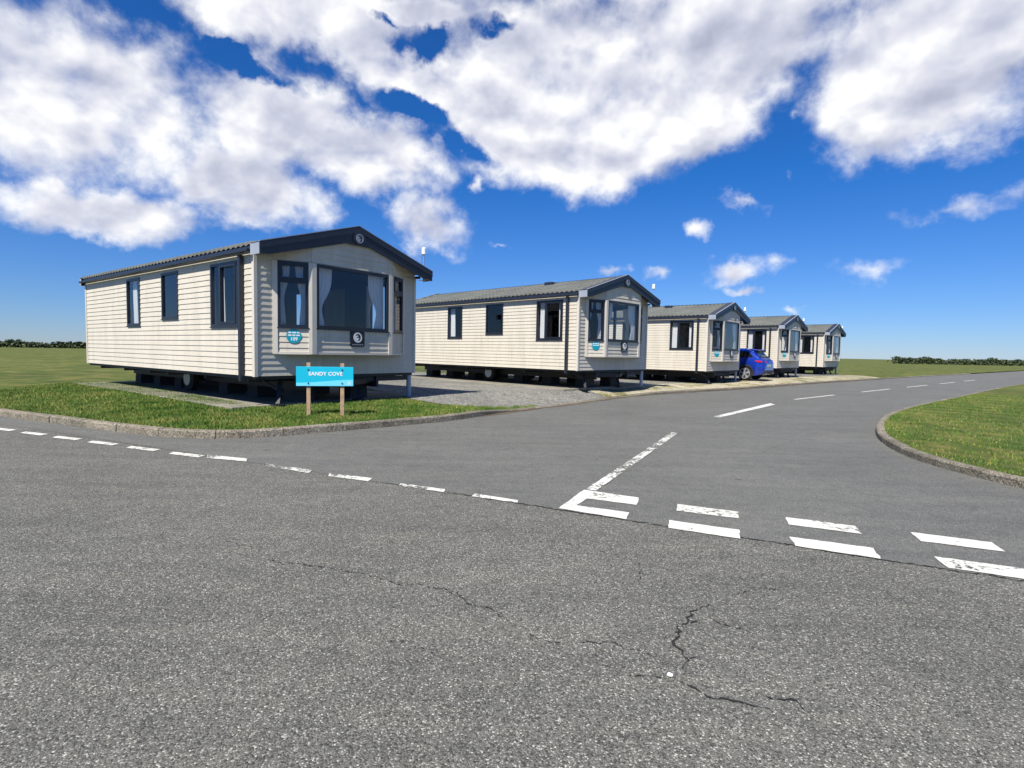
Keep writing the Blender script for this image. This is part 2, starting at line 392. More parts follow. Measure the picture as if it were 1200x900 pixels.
def kerb(name, poly, side, hf):
    """row of kerbstones: chamfered, with a dark joint every 0.915 m"""
    mb = MB(); pts = [Vector((*p, 0)) for p in resample(poly, .1)]
    L = [0]
    for i in range(1, len(pts)): L.append(L[-1]+(pts[i]-pts[i-1]).length)
    def at(s):
        import bisect
        i = max(1, min(len(L)-1, bisect.bisect_left(L, s))); t = (s-L[i-1])/max(1e-9, L[i]-L[i-1])
        p = pts[i-1].lerp(pts[i], t); d = (pts[i]-pts[i-1]).normalized(); return p, Vector((-d.y, d.x, 0))*side
    s = 0
    while s < L[-1]-1:
        e = s+.915
        p, _ = at(s)
        if -25 < p.x < 45 and -8 < p.y < 55:
            rows = []; tilt = random.uniform(-.004, .004); jog = random.uniform(-.006, .006)
            for k in range(4):
                q, nn = at(s+.006+(.915-.012)*k/3); h = hf(q.x)+tilt; q = q+nn*jog
                prof = [(0, -.06), (.004, max(.004, h-.022)), (.022, h), (.122, h), (.125, -.06)]
                rows.append([(q+nn*a+Vector((0, 0, z))) for a, z in prof])
            for k in range(3):
                for j in range(4): mb.quad(rows[k][j], rows[k+1][j], rows[k+1][j+1], rows[k][j+1])
            mb.quad(*rows[0]); mb.quad(*rows[3][::-1])
        s = e
    return tag(mb.build(name, M['kerb']), kind='structure')
kerb('kerb', KERB_L, 1, kerb_h)
kerb('kerb', KERB_R, -1, lambda x: .10)

# road paint ------------------------------------------------------------
def road_paint(px, wear, z=.007, move=(0, 0), world=None):
    pts = world or [unp(*p) for p in px]
    pts = [(p[0]+move[0], p[1]+move[1]) for p in pts]
    # ragged edge
    out = []
    for i in range(len(pts)):
        a = Vector(pts[i]); c = Vector(pts[(i+1) % len(pts)]); n = max(1, int((c-a).length/.05))
        for k in range(n):
            q = a.lerp(c, k/n); out.append((q.x+random.uniform(-.005, .005), q.y+random.uniform(-.005, .005)))
    mb = MB(); mb.quad(*[(x, y, z) for x, y in out]); o = mb.build('road_marking', M['paint'], fix=False)
    if o.data.polygons[0].normal.z < 0: o.data.flip_normals()
    o['wear'] = wear
    return tag(o, kind='structure')
Z5 = lambda pts: [(600+x/3.55, 440+y/3.55) for x, y in pts]
dashes = [[(243,533.4),(289.5,538),(289,541.5),(242,537.1)], [(312,543.5),(365,551.5),(362,555),(311,546.5)], [(386,555),(436,561),(431,564.5),(384,558.5)],
          [(469,567),(521,574),(520,577.5),(468,570)], [(556,579),(607,587),(606,590),(553,582.3)]]
for k, d in enumerate(dashes): road_paint(d, (.08, .14, .07, .12, .09)[k])
step = Vector(unp(556, 579))-Vector(unp(469, 567))
for k in range(3, 11): road_paint(dashes[2], .05, move=tuple(-step*k))
road_paint(Z5([(195,555),(298,478),(528,511),(518,541),(312,514),(268,543),(487,573),(474,601)]), .045)
road_paint(Z5([(310,476),(347,486),(690,243),(664,238)]), .165, z=.0105)
gb = Z5([(690,538),(942,570),(944,598),(684,565)]); gf = Z5([(652,605),(945,645),(947,682),(650,637)])
mv_b = Vector(unp(*Z5([(1137,592)])[0]))-Vector(unp(*gb[0])); mv_f = Vector(unp(*Z5([(1155,674)])[0]))-Vector(unp(*gf[0]))
for k in range(3):
    road_paint(gb, .03, move=tuple(mv_b*k)); road_paint(gf, .02, move=tuple(mv_f*k))
road_paint(Z5([(838,172),(862,176),(1095,122),(1075,116)]), .05)
cl = resample([unp(837, 488), unp(908, 472), unp(934, 468), (14.2, 21.6), (22.5, 28.9), (41, 45.2)], .1)
seg = []; acc = 0; prev = None
for p in cl:
    if prev: acc += (Vector(p)-Vector(prev)).length
    seg.append((acc, p)); prev = p
for s0 in (6.6, 13.2, 19.8, 26.4, 33):
    run = [p for a, p in seg if s0 <= a <= s0+4]
    if len(run) < 4: continue
    run = run[::4]; road_paint(None, .04, world=off_kerb(run, .05)+off_kerb(run, -.05)[::-1])

# cracks ----------------------------------------------------------------
def crack(px, w, wear, world=None, z=.0055, jit=.03):
    pts = [Vector(unp(*p)) for p in px] if world is None else [Vector(p) for p in world]
    fine = []
    for i in range(len(pts)-1):
        n = max(2, int((pts[i+1]-pts[i]).length/.016))
        for k in range(n): fine.append(pts[i].lerp(pts[i+1], k/n))
    fine.append(pts[-1])
    wob = 0; L_, R_ = [], []
    N_ = len(fine)
    for i, p in enumerate(fine):
        d = (fine[min(i+1, N_-1)]-fine[max(0, i-1)]).normalized(); nn = Vector((-d.y, d.x))
        wob = wob*.86+random.uniform(-jit, jit)*.42
        ww = w*random.uniform(.15, 1.35)*min(1, .25+3*min(i, N_-1-i)/N_)
        j1, j2 = random.uniform(-.4, .4)*w, random.uniform(-.4, .4)*w; ww *= .62
        L_.append(p+nn*(wob+ww/2+j1)); R_.append(p+nn*(wob-ww/2+j1*.8+j2*.2))
    mb = MB()
    for i in range(N_-1): mb.quad((*R_[i], z), (*R_[i+1], z), (*L_[i+1], z), (*L_[i], z))
    o = mb.build('road_crack', M['crack'], fix=False)
    if o.data.polygons[0].normal.z < 0: o.data.flip_normals()
    o['wear'] = wear
    return tag(o, kind='structure')
crack([(829,708),(818,719),(806,731),(793,734),(790,754),(801,766),(808,778),(806,788)], .021, -.22)
crack([(808,731),(818,728)], .018, -.03); crack([(806,772),(814,768)], .014, -.03)
crack([(786,793),(800,800),(820,810),(842,821),(862,820),(880,827),(907,834)], .020, -.22)
crack([(890,812),(908,816),(925,821),(945,833)], .018, -.15)
crack([(735,792),(760,794),(785,794)], .012, .05); crack([(833,722),(845,733),(865,741),(885,743)], .012, .05)
crack([(620,745),(655,752),(690,755),(715,754),(740,762),(765,768)], .014, .04)
crack([(300,655),(330,662),(375,664)], .012, .07); crack([(480,685),(520,690),(570,715),(600,728)], .012, .07)
crack([(262,633),(290,640),(305,648)], .010, .06)
crack([(310,655),(345,661),(378,664),(420,672),(470,683),(505,688)], .013, .03); crack([(505,688),(540,700),(575,717),(610,733),(625,746)], .013, .02)
crack([(600,640),(640,636),(690,640),(730,652)], .010, .07); crack([(850,700),(880,690),(915,688),(945,692)], .010, .06)
crack([(420,760),(450,748),(478,752),(520,770)], .010, .07); crack([(740,640),(752,668),(748,690)], .010, .07)
crack(None, .026, -.07, world=[bline(.12*t) for t in range(14, 66)], jit=.022)
crack(None, .012, .03, world=[bline(.12*t) for t in range(-40, 16)], jit=.012)
crack([(870,540),(905,525),(960,506)], .010, .06); crack([(740,520),(728,500),(740,484)], .010, .09); crack([(800,512),(850,495),(905,480)], .010, .06)

# sheets on the caravan site ---------------------------------------------
g1 = [(-2.3,10.7),(-1.25,10.62),(-.62,11.3),(.0,12.15)]
gl = [p for p in KLi if 0.0 < p[0] < 3.6]
gravel = [(-2.2,11.9),(-1.55,11.55),(-.75,11.9),(-.1,12.15)]+gl+[(4.6,18.6),(3.2,19.3),(-4,26.5),(-9,31),(-12,29.5),(-6.2,18.5)]
sheet('gravel_drive', gravel, M['gravel'], site_h, .008, .55)
sand = [p for p in KLi if 2.6 < p[0] < 24]
sand_poly = sand+off_kerb(sand, 2.6)[::-1]
sheet('sandy_verge', sand_poly, M['sand'], site_h, .015, .5)
g2 = off_kerb(sand, 1.9)[8:]; g3 = off_kerb(sand, 16)[8:]
sheet('gravel_drive', g2+g3[::-1], M['gravel'], site_h, .021, .7)
dk = [p for p in KL if -.9 < p[0] < 24]
mbd = MB(); din, dout = off_kerb(dk, -.002), off_kerb(dk, -.15)
for i in range(len(dk)-1):
    w0 = .35+.65*abs(math.sin(i*1.3)+.3*math.sin(i*3.7)); w1 = .35+.65*abs(math.sin((i+1)*1.3)+.3*math.sin((i+1)*3.7))
    A, Bq = Vector(din[i]), Vector(din[i+1]); a2 = A.lerp(Vector(dout[i]), w0); b2 = Bq.lerp(Vector(dout[i+1]), w1)
    mbd.quad((*a2, .0075), (*b2, .0075), (*Bq, .0075), (*A, .0075))
tag(mbd.build('dirt_strip', M['dirt'], fix=False), kind='structure')

# grass blades on the near verge -----------------------------------------
def grass():
    import numpy as np
    rng = np.random.default_rng(3)
    V = []; Fc = []; rn = []
    def inside(x, y, poly):
        c = False; j = len(poly)-1
        for i in range(len(poly)):
            xi, yi = poly[i]; xj, yj = poly[j]
            if (yi > y) != (yj > y) and x < (xj-xi)*(y-yi)/(yj-yi)+xi: c = not c
            j = i
        return c
    kk = [p for p in KLi if -16 < p[0] < 1.2]
    inner = [(-1.0,11.65),(-1.6,11.3),(-2.3,11.8),(-4.6,9.6),(-5.4,10.4),(-7,11.8),(-16,20)]
    poly = kk+inner
    pts = []
    while len(pts) < 36000:
        x, y = rng.uniform(-12, .6), rng.uniform(7.4, 15)
        if rng.random() > (1 if x > -7 else .35): continue
        if inside(x, y, poly): pts.append((x, y))
    hg = {}
    for x, y in pts:
        key = (round(x*3), round(y*3))
        if key not in hg: hg[key] = site_h(key[0]/3, key[1]/3)
        z = site_h(x, y) if len(hg) < 0 else hg[key]
        for k in range(3):
            a = rng.uniform(0, 6.283); h = rng.uniform(.015, .048); w = rng.uniform(.005, .011); r = rng.random()
            bx, by = x+rng.normal(0, .02), y+rng.normal(0, .02); lx, ly = rng.normal(0, .6)*h, rng.normal(0, .6)*h
            i = len(V); c, s = math.cos(a)*w, math.sin(a)*w
            V += [(bx-c, by-s, z-.02), (bx+c, by+s, z-.02), (bx+lx, by+ly, z+h)]; Fc.append((i, i+1, i+2)); rn += [r]*3
    cnt = 0
    while cnt < 16000:
        i0 = int(rng.integers(0, len(KRi)-1)); q = Vector(KRi[i0]).lerp(Vector(KRi[i0+1]), rng.random())
        if not (4.5 < q.x < 17 and 2.5 < q.y < 21): continue
        t_ = (Vector(KRi[i0+1])-Vector(KRi[i0])).normalized(); d_ = rng.random()**1.3*4.2
        x, y = q.x+t_.y*d_, q.y-t_.x*d_; cnt += 1
        for k in range(3):
            a = rng.uniform(0, 6.283); h = rng.uniform(.012, .038); w = rng.uniform(.005, .011); r = rng.random()
            bx, by = x+rng.normal(0, .02), y+rng.normal(0, .02); lx, ly = rng.normal(0, .6)*h, rng.normal(0, .6)*h
            i = len(V); c, s = math.cos(a)*w, math.sin(a)*w
            V += [(bx-c, by-s, .07), (bx+c, by+s, .07), (bx+lx, by+ly, .09+h)]; Fc.append((i, i+1, i+2)); rn += [r]*3
    me = bpy.data.meshes.new('grass'); me.from_pydata(V, [], Fc); me.update()
    at = me.attributes.new('rnd', 'FLOAT', 'POINT'); at.data.foreach_set('value', rn)
    me.materials.append(M['blade'])
    o = link(bpy.data.objects.new('grass', me)); tag(o, 'short patchy grass on the kerbed verge behind the road', 'grass', kind='stuff')
grass()

# ------------------------------------------------------------------ static caravan
W, LEN, FL, ZW = 3.7, 8.9, .54, 2.19       # width, length, floor height, wall height above the floor
EZ, RZ, SL, XR, XL, XE = 2.25, 2.844, .298, 1.905, -.09, 3.9              # roof: height of its line at x = -.2, ridge height, slope
BP, BU0, BU1, BZ = .29, .33, .915, .406     # bay: projection, start, facet corner, underside
def roof_z(x): return RZ-SL*abs(x-XR)
PITCH = .1045
def clip(poly, a, b_, c):                  # keep a*s + b*z <= c
    out = []
    for i in range(len(poly)):
        p, q = poly[i], poly[(i+1) % len(poly)]
        dp, dq = a*p[0]+b_*p[1]-c, a*q[0]+b_*q[1]-c
        if dp <= 0: out.append(p)
        if (dp < 0) != (dq < 0) and dp != dq:
            t = dp/(dp-dq); out.append((p[0]+(q[0]-p[0])*t, p[1]+(q[1]-p[1])*t))
    return out
def siding(mb, P0, P1, z0, z1, holes=(), top=None, lip=.0145):
    """lapped boards from P0 to P1 (plan), outward on the right-hand side of P0->P1; holes in (s0,s1,z0,z1)"""
    a, c = Vector((*P0, 0)), Vector((*P1, 0)); d = c-a; L = d.length; d.normalize(); nn = Vector((d.y, -d.x, 0))
    cuts = sorted({0, L, *[min(L, max(0, h[0])) for h in holes], *[min(L, max(0, h[1])) for h in holes]})
    rows = []; k = 0
    while z0+k*PITCH < z1-1e-6:
        za, zb = z0+k*PITCH, min(z1, z0+(k+1)*PITCH); zs = sorted({za, zb, *[h[2] for h in holes if za < h[2] < zb], *[h[3] for h in holes if za < h[3] < zb]})
        for i in range(len(zs)-1): rows.append((zs[i], zs[i+1], za))
        k += 1
    def P(s, z, zr):
        t = (z-zr)/PITCH; o = lip*(1-t)+.002*t
        q = a+d*s+nn*o; return (q.x, q.y, FL+z)
    for i in range(len(cuts)-1):
        s0, s1 = cuts[i], cuts[i+1]
        if s1-s0 < 1e-5: continue
        for za, zb, zr in rows:
            ms, mz = (s0+s1)/2, (za+zb)/2
            if any(h[0]-1e-6 < ms < h[1]+1e-6 and h[2]-1e-6 < mz < h[3]+1e-6 for h in holes): continue
            poly = [(s0, za), (s1, za), (s1, zb), (s0, zb)]
            if top:
                for (ta, tb, tc_) in top: poly = clip(poly, ta, tb, tc_)
                if len(poly) < 3: continue
            mb.quad(*[P(s, z, zr) for s, z in poly])
            if abs(za-zr) < 1e-6:              # the underside of the lip
                low = [s for s, z in poly if abs(z-za) < 1e-5]
                if len(low) >= 2:
                    sa, sb = min(low), max(low); p, q = P(sa, za, zr), P(sb, za, zr); e = nn*(lip-.002)
                    mb.quad(p, (p[0]-e.x, p[1]-e.y, p[2]), (q[0]-e.x, q[1]-e.y, q[2]), q)
def frame_fn(P0, P1):
    a, c = Vector((*P0, 0)), Vector((*P1, 0)); d = (c-a).normalized(); nn = Vector((d.y, -d.x, 0))
    return lambda s, z, o: tuple(a+d*s+nn*o+Vector((0, 0, FL+z)))
def curtain(fn, s0, s1, z0, z1, side, parent, tie=.38, depth=-.12):
    """white curtain hung at one side of a window and tied back"""
    Wd = s1-s0; nz, ns = 16, 22; mb = MB(); idx = []
    for j in range(nz+1):
        t = j/nz; z = z1+(z0-z1)*t
        tt = 1-math.exp(-((t-(1-tie))/.26)**2)*.55 if tie else 1
        w = Wd*tt
        if tie and t > 1-tie: w = Wd*(.45+.16*sm(1-tie, 1, t))
        row = []
        for i in range(ns+1):
            f = i/ns; s = (s0+w*f) if side > 0 else (s1-w*f)
            o = depth+.022*math.sin(f*ns*1.25+t*1.5)*(1-.3*t)
            mb.v.append(fn(s, z, o)); row.append(len(mb.v)-1)
        idx.append(row)
    for j in range(nz):
        for i in range(ns): mb.f.append((idx[j][i], idx[j][i+1], idx[j+1][i+1], idx[j+1][i]))
    return mb.build('curtain', M['curtain'], parent, smooth=True, fix=False)
def window(root, P0, P1, s0, s1, z0, z1, mull=None, trans=None, curt=(), fw=.05):
    fn = frame_fn(P0, P1); mb = MB()
    def rect(a0, a1, b0, b1, o0=-.05, o1=.026):
        mb.prism([(a0, b0), (a1, b0), (a1, b1), (a0, b1)], fn, o0, o1)
    rect(s0, s1, z0, z0+fw); rect(s0, s1, z1-fw, z1); rect(s0, s0+fw, z0+fw, z1-fw); rect(s1-fw, s1, z0+fw, z1-fw)
    if mull: rect(mull-.028, mull+.028, z0+fw, z1-fw)
    if trans:
        rect(s0+fw, s1-fw, trans-.04, trans+.025)
        q = fw+.035
        rect(s0+fw, s0+q, trans+.025, z1-fw, -.03, .036); rect(s1-q, s1-fw, trans+.025, z1-fw, -.03, .036)
        rect(s0+q, s1-q, trans+.025, trans+.055, -.03, .036); rect(s0+q, s1-q, z1-fw-.03, z1-fw, -.03, .036)
    elif mull:
        q = .035
        rect(mull+.028, mull+.028+q, z0+fw, z1-fw, -.03, .036); rect(s1-fw-q, s1-fw, z0+fw, z1-fw, -.03, .036)
        rect(mull+.028+q, s1-fw-q, z0+fw, z0+fw+q, -.03, .036); rect(mull+.028+q, s1-fw-q, z1-fw-q, z1-fw, -.03, .036)
    w = mb.build('window', M['frame'], root)
    pb = MB()
    for a0, a1 in (((s0+fw, mull-.028), (mull+.028, s1-fw)) if mull else ((s0+fw, s1-fw),)):
        for b0, b1 in (((z0+fw, trans-.04), (trans+.025, z1-fw)) if trans else ((z0+fw, z1-fw),)):
            pb.quad(fn(a0, b0, -.005), fn(a1, b0, -.005), fn(a1, b1, -.005), fn(a0, b1, -.005))
    pb.build('pane', M['glass'], w, fix=False)
    sb = MB()                                   # drip sill
    sb.prism([(s0-.01, z0-.022), (s1+.01, z0-.022), (s1+.01, z0-.002), (s0-.01, z0-.002)], fn, -.01, .04); sb.build('sill', M['navy'], w)
    for (c0, c1, side, tie) in curt: curtain(fn, c0, c1, z0+.03, z1-.02, side, w, tie)
    return w

def text_mesh(name, body, size, mat, parent, M4, ext=.002, bold=.0, spacing=1.0):
    cu = bpy.data.curves.new(name, 'FONT'); cu.body = body; cu.size = size; cu.align_x = 'CENTER'; cu.align_y = 'CENTER'
    cu.extrude = ext; cu.offset = bold; cu.space_character = spacing
    t = bpy.data.objects.new(name, cu); C.objects.link(t)
    dg = bpy.context.evaluated_depsgraph_get(); me = bpy.data.meshes.new_from_object(t.evaluated_get(dg))
    C.objects.unlink(t); bpy.data.objects.remove(t); me.name = name
    me.transform(M4); me.materials.clear(); me.materials.append(mat)
    return link(bpy.data.objects.new(name, me), parent)
def face_matrix(fn, s, z, o):
    p = Vector(fn(s, z, o)); ex = (Vector(fn(s+1, z, o))-p).normalized(); ez = Vector((0, 0, 1)); ny = ex.cross(ez)
    m = Matrix((ex, ez, ny)).transposed().to_4x4(); m.translation = p; return m
def ring(mb, fn, s, z, r0, r1, o0, o1, n=36, sx=1, a0=0, a1=2*math.pi):
    k = n if abs(a1-a0-2*math.pi) > 1e-6 else n
    for i in range(k):
        t0, t1 = a0+(a1-a0)*i/k, a0+(a1-a0)*(i+1)/k
        c0, s0_, c1, s1_ = math.cos(t0), math.sin(t0), math.cos(t1), math.sin(t1)
        mb.hexa([fn(s+r0*c0*sx, z+r0*s0_, o0), fn(s+r1*c0*sx, z+r1*s0_, o0), fn(s+r1*c1*sx, z+r1*s1_, o0), fn(s+r0*c1*sx, z+r0*s1_, o0),
                 fn(s+r0*c0*sx, z+r0*s0_, o1), fn(s+r1*c0*sx, z+r1*s0_, o1), fn(s+r1*c1*sx, z+r1*s1_, o1), fn(s+r0*c1*sx, z+r0*s1_, o1)])
def emblem(fn, s, z, r, o, mat, parent, name='emblem'):
    """ring with a hooked wing inside"""
    mb = MB()
    ring(mb, fn, s, z, r*.74, r, o, o+.004)
    wing = [(-.80,.18),(-.42,.42),(.05,.40),(.20,.22),(-.05,.22),(-.22,.10),(-.22,-.06),(.28,-.06),(.34,-.16),(.10,-.46),(-.12,-.80),(-.48,-.64),(-.76,-.28)]
    mb.prism([(s+a*r, z+c*r) for a, c in wing], fn, o, o+.004)
    return mb.build(name, mat, parent)

def make_caravan():
    root = empty('static_caravan', (0, 0, 0))
    e2 = .014
    # --- side walls
    Lw = (0, LEN), (0, 0)           # left side seen from outside runs rear -> front
    def S_(y): return LEN-y
    lwin = [(.57,1.60,.88,2.05), (3.06,3.88,1.08,2.05), (5.10,5.90,.96,2.05)]
    mb = MB(); siding(mb, *Lw, 0, ZW, [(S_(b_), S_(a), c, d) for a, b_, c, d in lwin]); mb.build('side_wall', M['siding'], root, fix=False)
    rwin = [(.57,1.60,.88,2.05), (4.4,5.2,1.08,2.05), (6.6,7.2,1.25,2.05)]; door = (2.6,3.4,.02,2.02)
    mb = MB(); siding(mb, (W, 0), (W, LEN), 0, ZW, [tuple(q) for q in rwin]+[door]); mb.build('side_wall', M['siding'], root, fix=False)
    topR = [(-SL, 1, roof_z(0)-.06), (SL, 1, roof_z(W)-.06+SL*W)]
    mb = MB(); siding(mb, (W, LEN), (0, LEN), 0, RZ, [(1.3,2.4,1.1,2.0)], top=[(-SL, 1, roof_z(W)-.06), (SL, 1, roof_z(0)-.06+SL*W)]); mb.build('rear_wall', M['siding'], root, fix=False)
    window(root, (W, LEN), (0, LEN), 1.3, 2.4, 1.1, 2.0)
    # --- front wall: the flat wall round the bay
    hole = [(BU0, W-BU0, BZ, 2.9)]
    mb = MB(); siding(mb, (0, 0), (W, 0), 0, RZ, hole, top=topR); mb.build('front_wall', M['siding'], root, fix=False)
    # --- bay: three facets with panels of boarding below the windows and a plain boarded gable above
    A, B_, D, E_ = (BU0, 0), (BU1, -BP), (W-BU1, -BP), (W-BU0, 0)
    lf = math.hypot(BU1-BU0, BP); mf = W-2*BU1
    bay = MB(); kx = (BU1-BU0)/lf
    def top_f(x0, kx_): return [(-SL*kx_, 1, roof_z(0)-.06+SL*x0), (SL*kx_, 1, RZ-.06+SL*(XR-x0))]
    zt = 2.06
    siding(bay, A, B_, BZ, RZ, [(.06, lf-.03, .88, zt)], top=top_f(BU0, kx))
    siding(bay, B_, D, BZ, RZ, [(.08, mf-.08, .88, zt)], top=top_f(BU1, 1))
    siding(bay, D, E_, BZ, RZ, [(.03, lf-.06, .88, zt)], top=top_f(W-BU1, kx))
    # underside of the bay
    z = FL+BZ
    bay.quad((*A, z), (*B_, z), (*D, z), (*E_, z))
    bay.build('bay', M['siding'], root, fix=False)
    tr = MB()
    def post(P0, P1, s0, s1, z0, z1, o=.03):
        tr.prism([(s0, z0), (s1, z0), (s1, z1), (s0, z1)], frame_fn(P0, P1), .0, o)
    post(A, B_, -.012, .075, BZ-.01, zt); post(A, B_, lf-.055, lf+.006, BZ-.01, zt)
    post(B_, D, -.004, .085, BZ-.01, zt, .0315); post(B_, D, mf-.085, mf+.004, BZ-.01, zt, .0315)
    post(D, E_, -.006, .055, BZ-.01, zt); post(D, E_, lf-.075, lf+.012, BZ-.01, zt)
    for (q0, q1, ll, o) in ((A, B_, lf, .0235), (B_, D, mf, .0245), (D, E_, lf, .0235)):
        post(q0, q1, .02, ll-.02, BZ-.014, BZ+.03, o)
    tr.build('bay_trim', M['trim'], root)
    ct = MB()
    for x0, x1, y0, y1 in ((-.024,.035,-.024,.055), (W-.035,W+.024,-.024,.055), (-.024,.035,LEN-.055,LEN+.024), (W-.035,W+.024,LEN-.055,LEN+.024)):
        ct = MB(); ct.box(x0, x1, y0, y1, FL-.01, FL+2.13); ct.build('corner_trim', M['trim'], root)
    # --- windows
    window(root, A, B_, .075, lf-.055, .88, zt, trans=1.72, curt=[(.115, .29, 1, .42), (lf-.27, lf-.095, -1, .42)])
    window(root, B_, D, .085, mf-.085, .88, zt, curt=[(.12, .50, 1, .3), (mf-.52, mf-.12, -1, .3)], fw=.055)
    window(root, D, E_, .055, lf-.075, .88, zt, trans=1.72, curt=[(.095, .28, 1, .42), (lf-.28, lf-.115, -1, .42)])
    for k, (a, b_, c, d) in enumerate(lwin):
        s0, s1 = S_(b_), S_(a)
        window(root, *Lw, s0, s1, c, d, mull=(s0+.36) if k == 0 else None,
               curt=([(s0+.05, s0+.27, 1, 0), (s1-.24, s1-.06, -1, 0)] if k == 0 else [(s0+.03, s0+.26, 1, 0)] if k == 2 else []))
    for k, (a, b_, c, d) in enumerate(rwin):
        window(root, (W, 0), (W, LEN), a, b_, c, d, mull=(b_-.36) if k == 0 else None, curt=[(a+.03, a+.3, 1, .4), (b_-.3, b_-.03, -1, .4)] if k == 0 else [])
    db = MB(); fn = frame_fn((W, 0), (W, LEN)); db.prism([(door[0]-.02, door[2]-.01), (door[1]+.02, door[2]-.01), (door[1]+.02, door[3]+.02), (door[0]-.02, door[3]+.02)], fn, -.03, .03)
    dd = db.build('door', M['trim'], root)
    hb = MB(); hb.prism([(door[0]+.07, .95), (door[0]+.10, .95), (door[0]+.10, 1.12), (door[0]+.07, 1.12)], fn, .03, .07); hb.build('handle', M['galv'], dd)
    # --- inside: floor, ceiling, partition, window seat
    ib = MB(); ib.box(.03, W-.03, .03, LEN-.03, FL-.06, FL+.01)
    fl = ib.build('floor_deck', M['steel'], root)
    ib = MB(); ib.quad((.02,-.02,FL+2.12),(W-.02,-.02,FL+2.12),(W-.02,LEN-.02,FL+2.12),(.02,LEN-.02,FL+2.12)); ib.build('ceiling_lining', M['inner'], root, fix=False)
    ib = MB(); ib.box(.05, W-.05, 4.7, 4.78, FL+.01, FL+2.1); ib.build('darkening_partition', M['inner'], root)  # cross wall added to keep the inside dark behind the windows
    ib = MB(); ib.box(.9, W-.9, .12, .75, FL+.01, FL+.45).box(.9, W-.9, .06, .25, FL+.45, FL+.80).box(.08, .7, .7, 2.4, FL+.01, FL+.45).box(W-.7, W-.08, .7, 2.4, FL+.01, FL+.45).box(.08, .24, .7, 2.4, FL+.45, FL+.8).box(W-.24, W-.08, .7, 2.4, FL+.45, FL+.8)
    bevel(ib.build('window_seat', M['dark'], root), .04)
    # --- roof: tile-effect sheets, one fold at the ridge
    rb = MB(); y0, y1 = -.05, LEN+.12; ny = 392
    def strip(side):
        prof = []; x_in, x_out = XR, (-.075 if side < 0 else W+.10); run = abs(x_out-x_in); nst = 6
        for k in range(nst):
            for f in (0, .999):
                t = (k+f)/nst; prof.append((x_in+(x_out-x_in)*t, roof_z(x_in+(x_out-x_in)*t)+.036*f))
        prof.append((x_out, prof[-1][1]-.05))
        base = len(rb.v)
        for j in range(ny+1):
            y = y0+(y1-y0)*j/ny; wv = .032*abs(math.sin(math.pi*(y-y0)/.18))
            for x, z in prof: rb.v.append((x, y, FL+z+wv))
        m_ = len(prof)
        for j in range(ny):
            for k in range(m_-1):
                q = base+j*m_+k; f = (q, q+1, q+m_+1, q+m_); rb.f.append(f if side > 0 else f[::-1])
    strip(-1); strip(1)
    roof = rb.build('roof', M['roof'], root, fix=False)
    ub = MB()
    for sgn in (-1, 1):
        xo = -.06 if sgn < 0 else W+.08; a, c = roof_z(XR)-.035, roof_z(xo)-.035
        ub.hexa([(XR, y0, FL+a-.03), (xo, y0, FL+c-.03), (xo, y1-.01, FL+c-.03), (XR, y1-.01, FL+a-.03), (XR, y0, FL+a+.025), (xo, y0, FL+c+.025), (xo, y1-.01, FL+c+.025), (XR, y1-.01, FL+a+.025)])
    ub.build('soffit', M['navy'], roof)
    cb = MB(); cb.bar((XR, y0, FL+RZ+.02), (XR, y1, FL+RZ+.02), .12, .03); bevel(cb.build('ridge_cap', M['navy'], roof), .01)
    vb = MB(); vb.box(1.45, 1.75, 2.3, 2.62, FL+2.70, FL+2.86); bevel(vb.build('roof_vent', M['navy'], root), .03)
    # --- gutters and downpipes
    for sx, x in ((-1, -.105), (1, W+.125)):
        gb_ = MB(); zg = FL+roof_z(-.075)-.065
        gb_.box(x-.045, x+.045, -.02, LEN+.05, zg-.052, zg+.0); bevel(gb_.build('gutter', M['navy'], root), .012)
        db = MB(); xx = -.062 if sx < 0 else W+.062
        db.box(xx-.036, xx+.036, .33, .41, FL-.10, zg-.07); bevel(db.build('downpipe', M['navy'], root), .008)
    # --- fascia at both gables: an outer board that deepens to the ridge and a narrow capping
    def fascia(yf, yb, sgn):
        fb = MB(); f_ = lambda a, c, d: (a, d, FL+c)
        lh = [(XL, EZ-.17), (.1, EZ-.155), (XR-.28, RZ-.31), (XR, RZ-.315), (XR, RZ+.03), (XL, EZ)]
        rh = [(XR, RZ-.315), (XR+.28, RZ-.31), (W, EZ-.155), (XE, EZ-.17), (XE, EZ), (XR, RZ+.03)]
        i = len(fb.v)
        # thin front board
        t = .03
        fb.prism(lh, f_, yf, yf+sgn*t); fb.prism(rh, f_, yf, yf+sgn*t)
        o = fb.build('fascia', M['navy'], root)
        # stepped top capping, standing proud, and a return over the roof edge
        cp = MB()
        for xa, za, xc, zc in ((XL-.005, EZ, XR, RZ+.03), (XR, RZ+.03, XE+.005, EZ)):
            cp.hexa([(xa, yf-sgn*.018, FL+za-.085), (xc, yf-sgn*.018, FL+zc-.085), (xc, yf-sgn*.001, FL+zc-.085), (xa, yf-sgn*.001, FL+za-.085),
                     (xa, yf-sgn*.018, FL+za+.03), (xc, yf-sgn*.018, FL+zc+.03), (xc, yb, FL+zc+.03), (xa, yb, FL+za+.03)])
        cp.build('capping', M['navy'], o)
        dp = MB()
        for xa, za, xc, zc in ((XL-.008, EZ, XR, RZ+.03), (XR, RZ+.03, XE+.008, EZ)):
            dp.hexa([(xa, yf-sgn*.022, FL+za+.031), (xc, yf-sgn*.022, FL+zc+.031), (xc, yf+sgn*.018, FL+zc+.031), (xa, yf+sgn*.018, FL+za+.031),
                     (xa, yf-sgn*.022, FL+za+.043), (xc, yf-sgn*.022, FL+zc+.043), (xc, yf+sgn*.018, FL+zc+.043), (xa, yf+sgn*.018, FL+za+.043)])
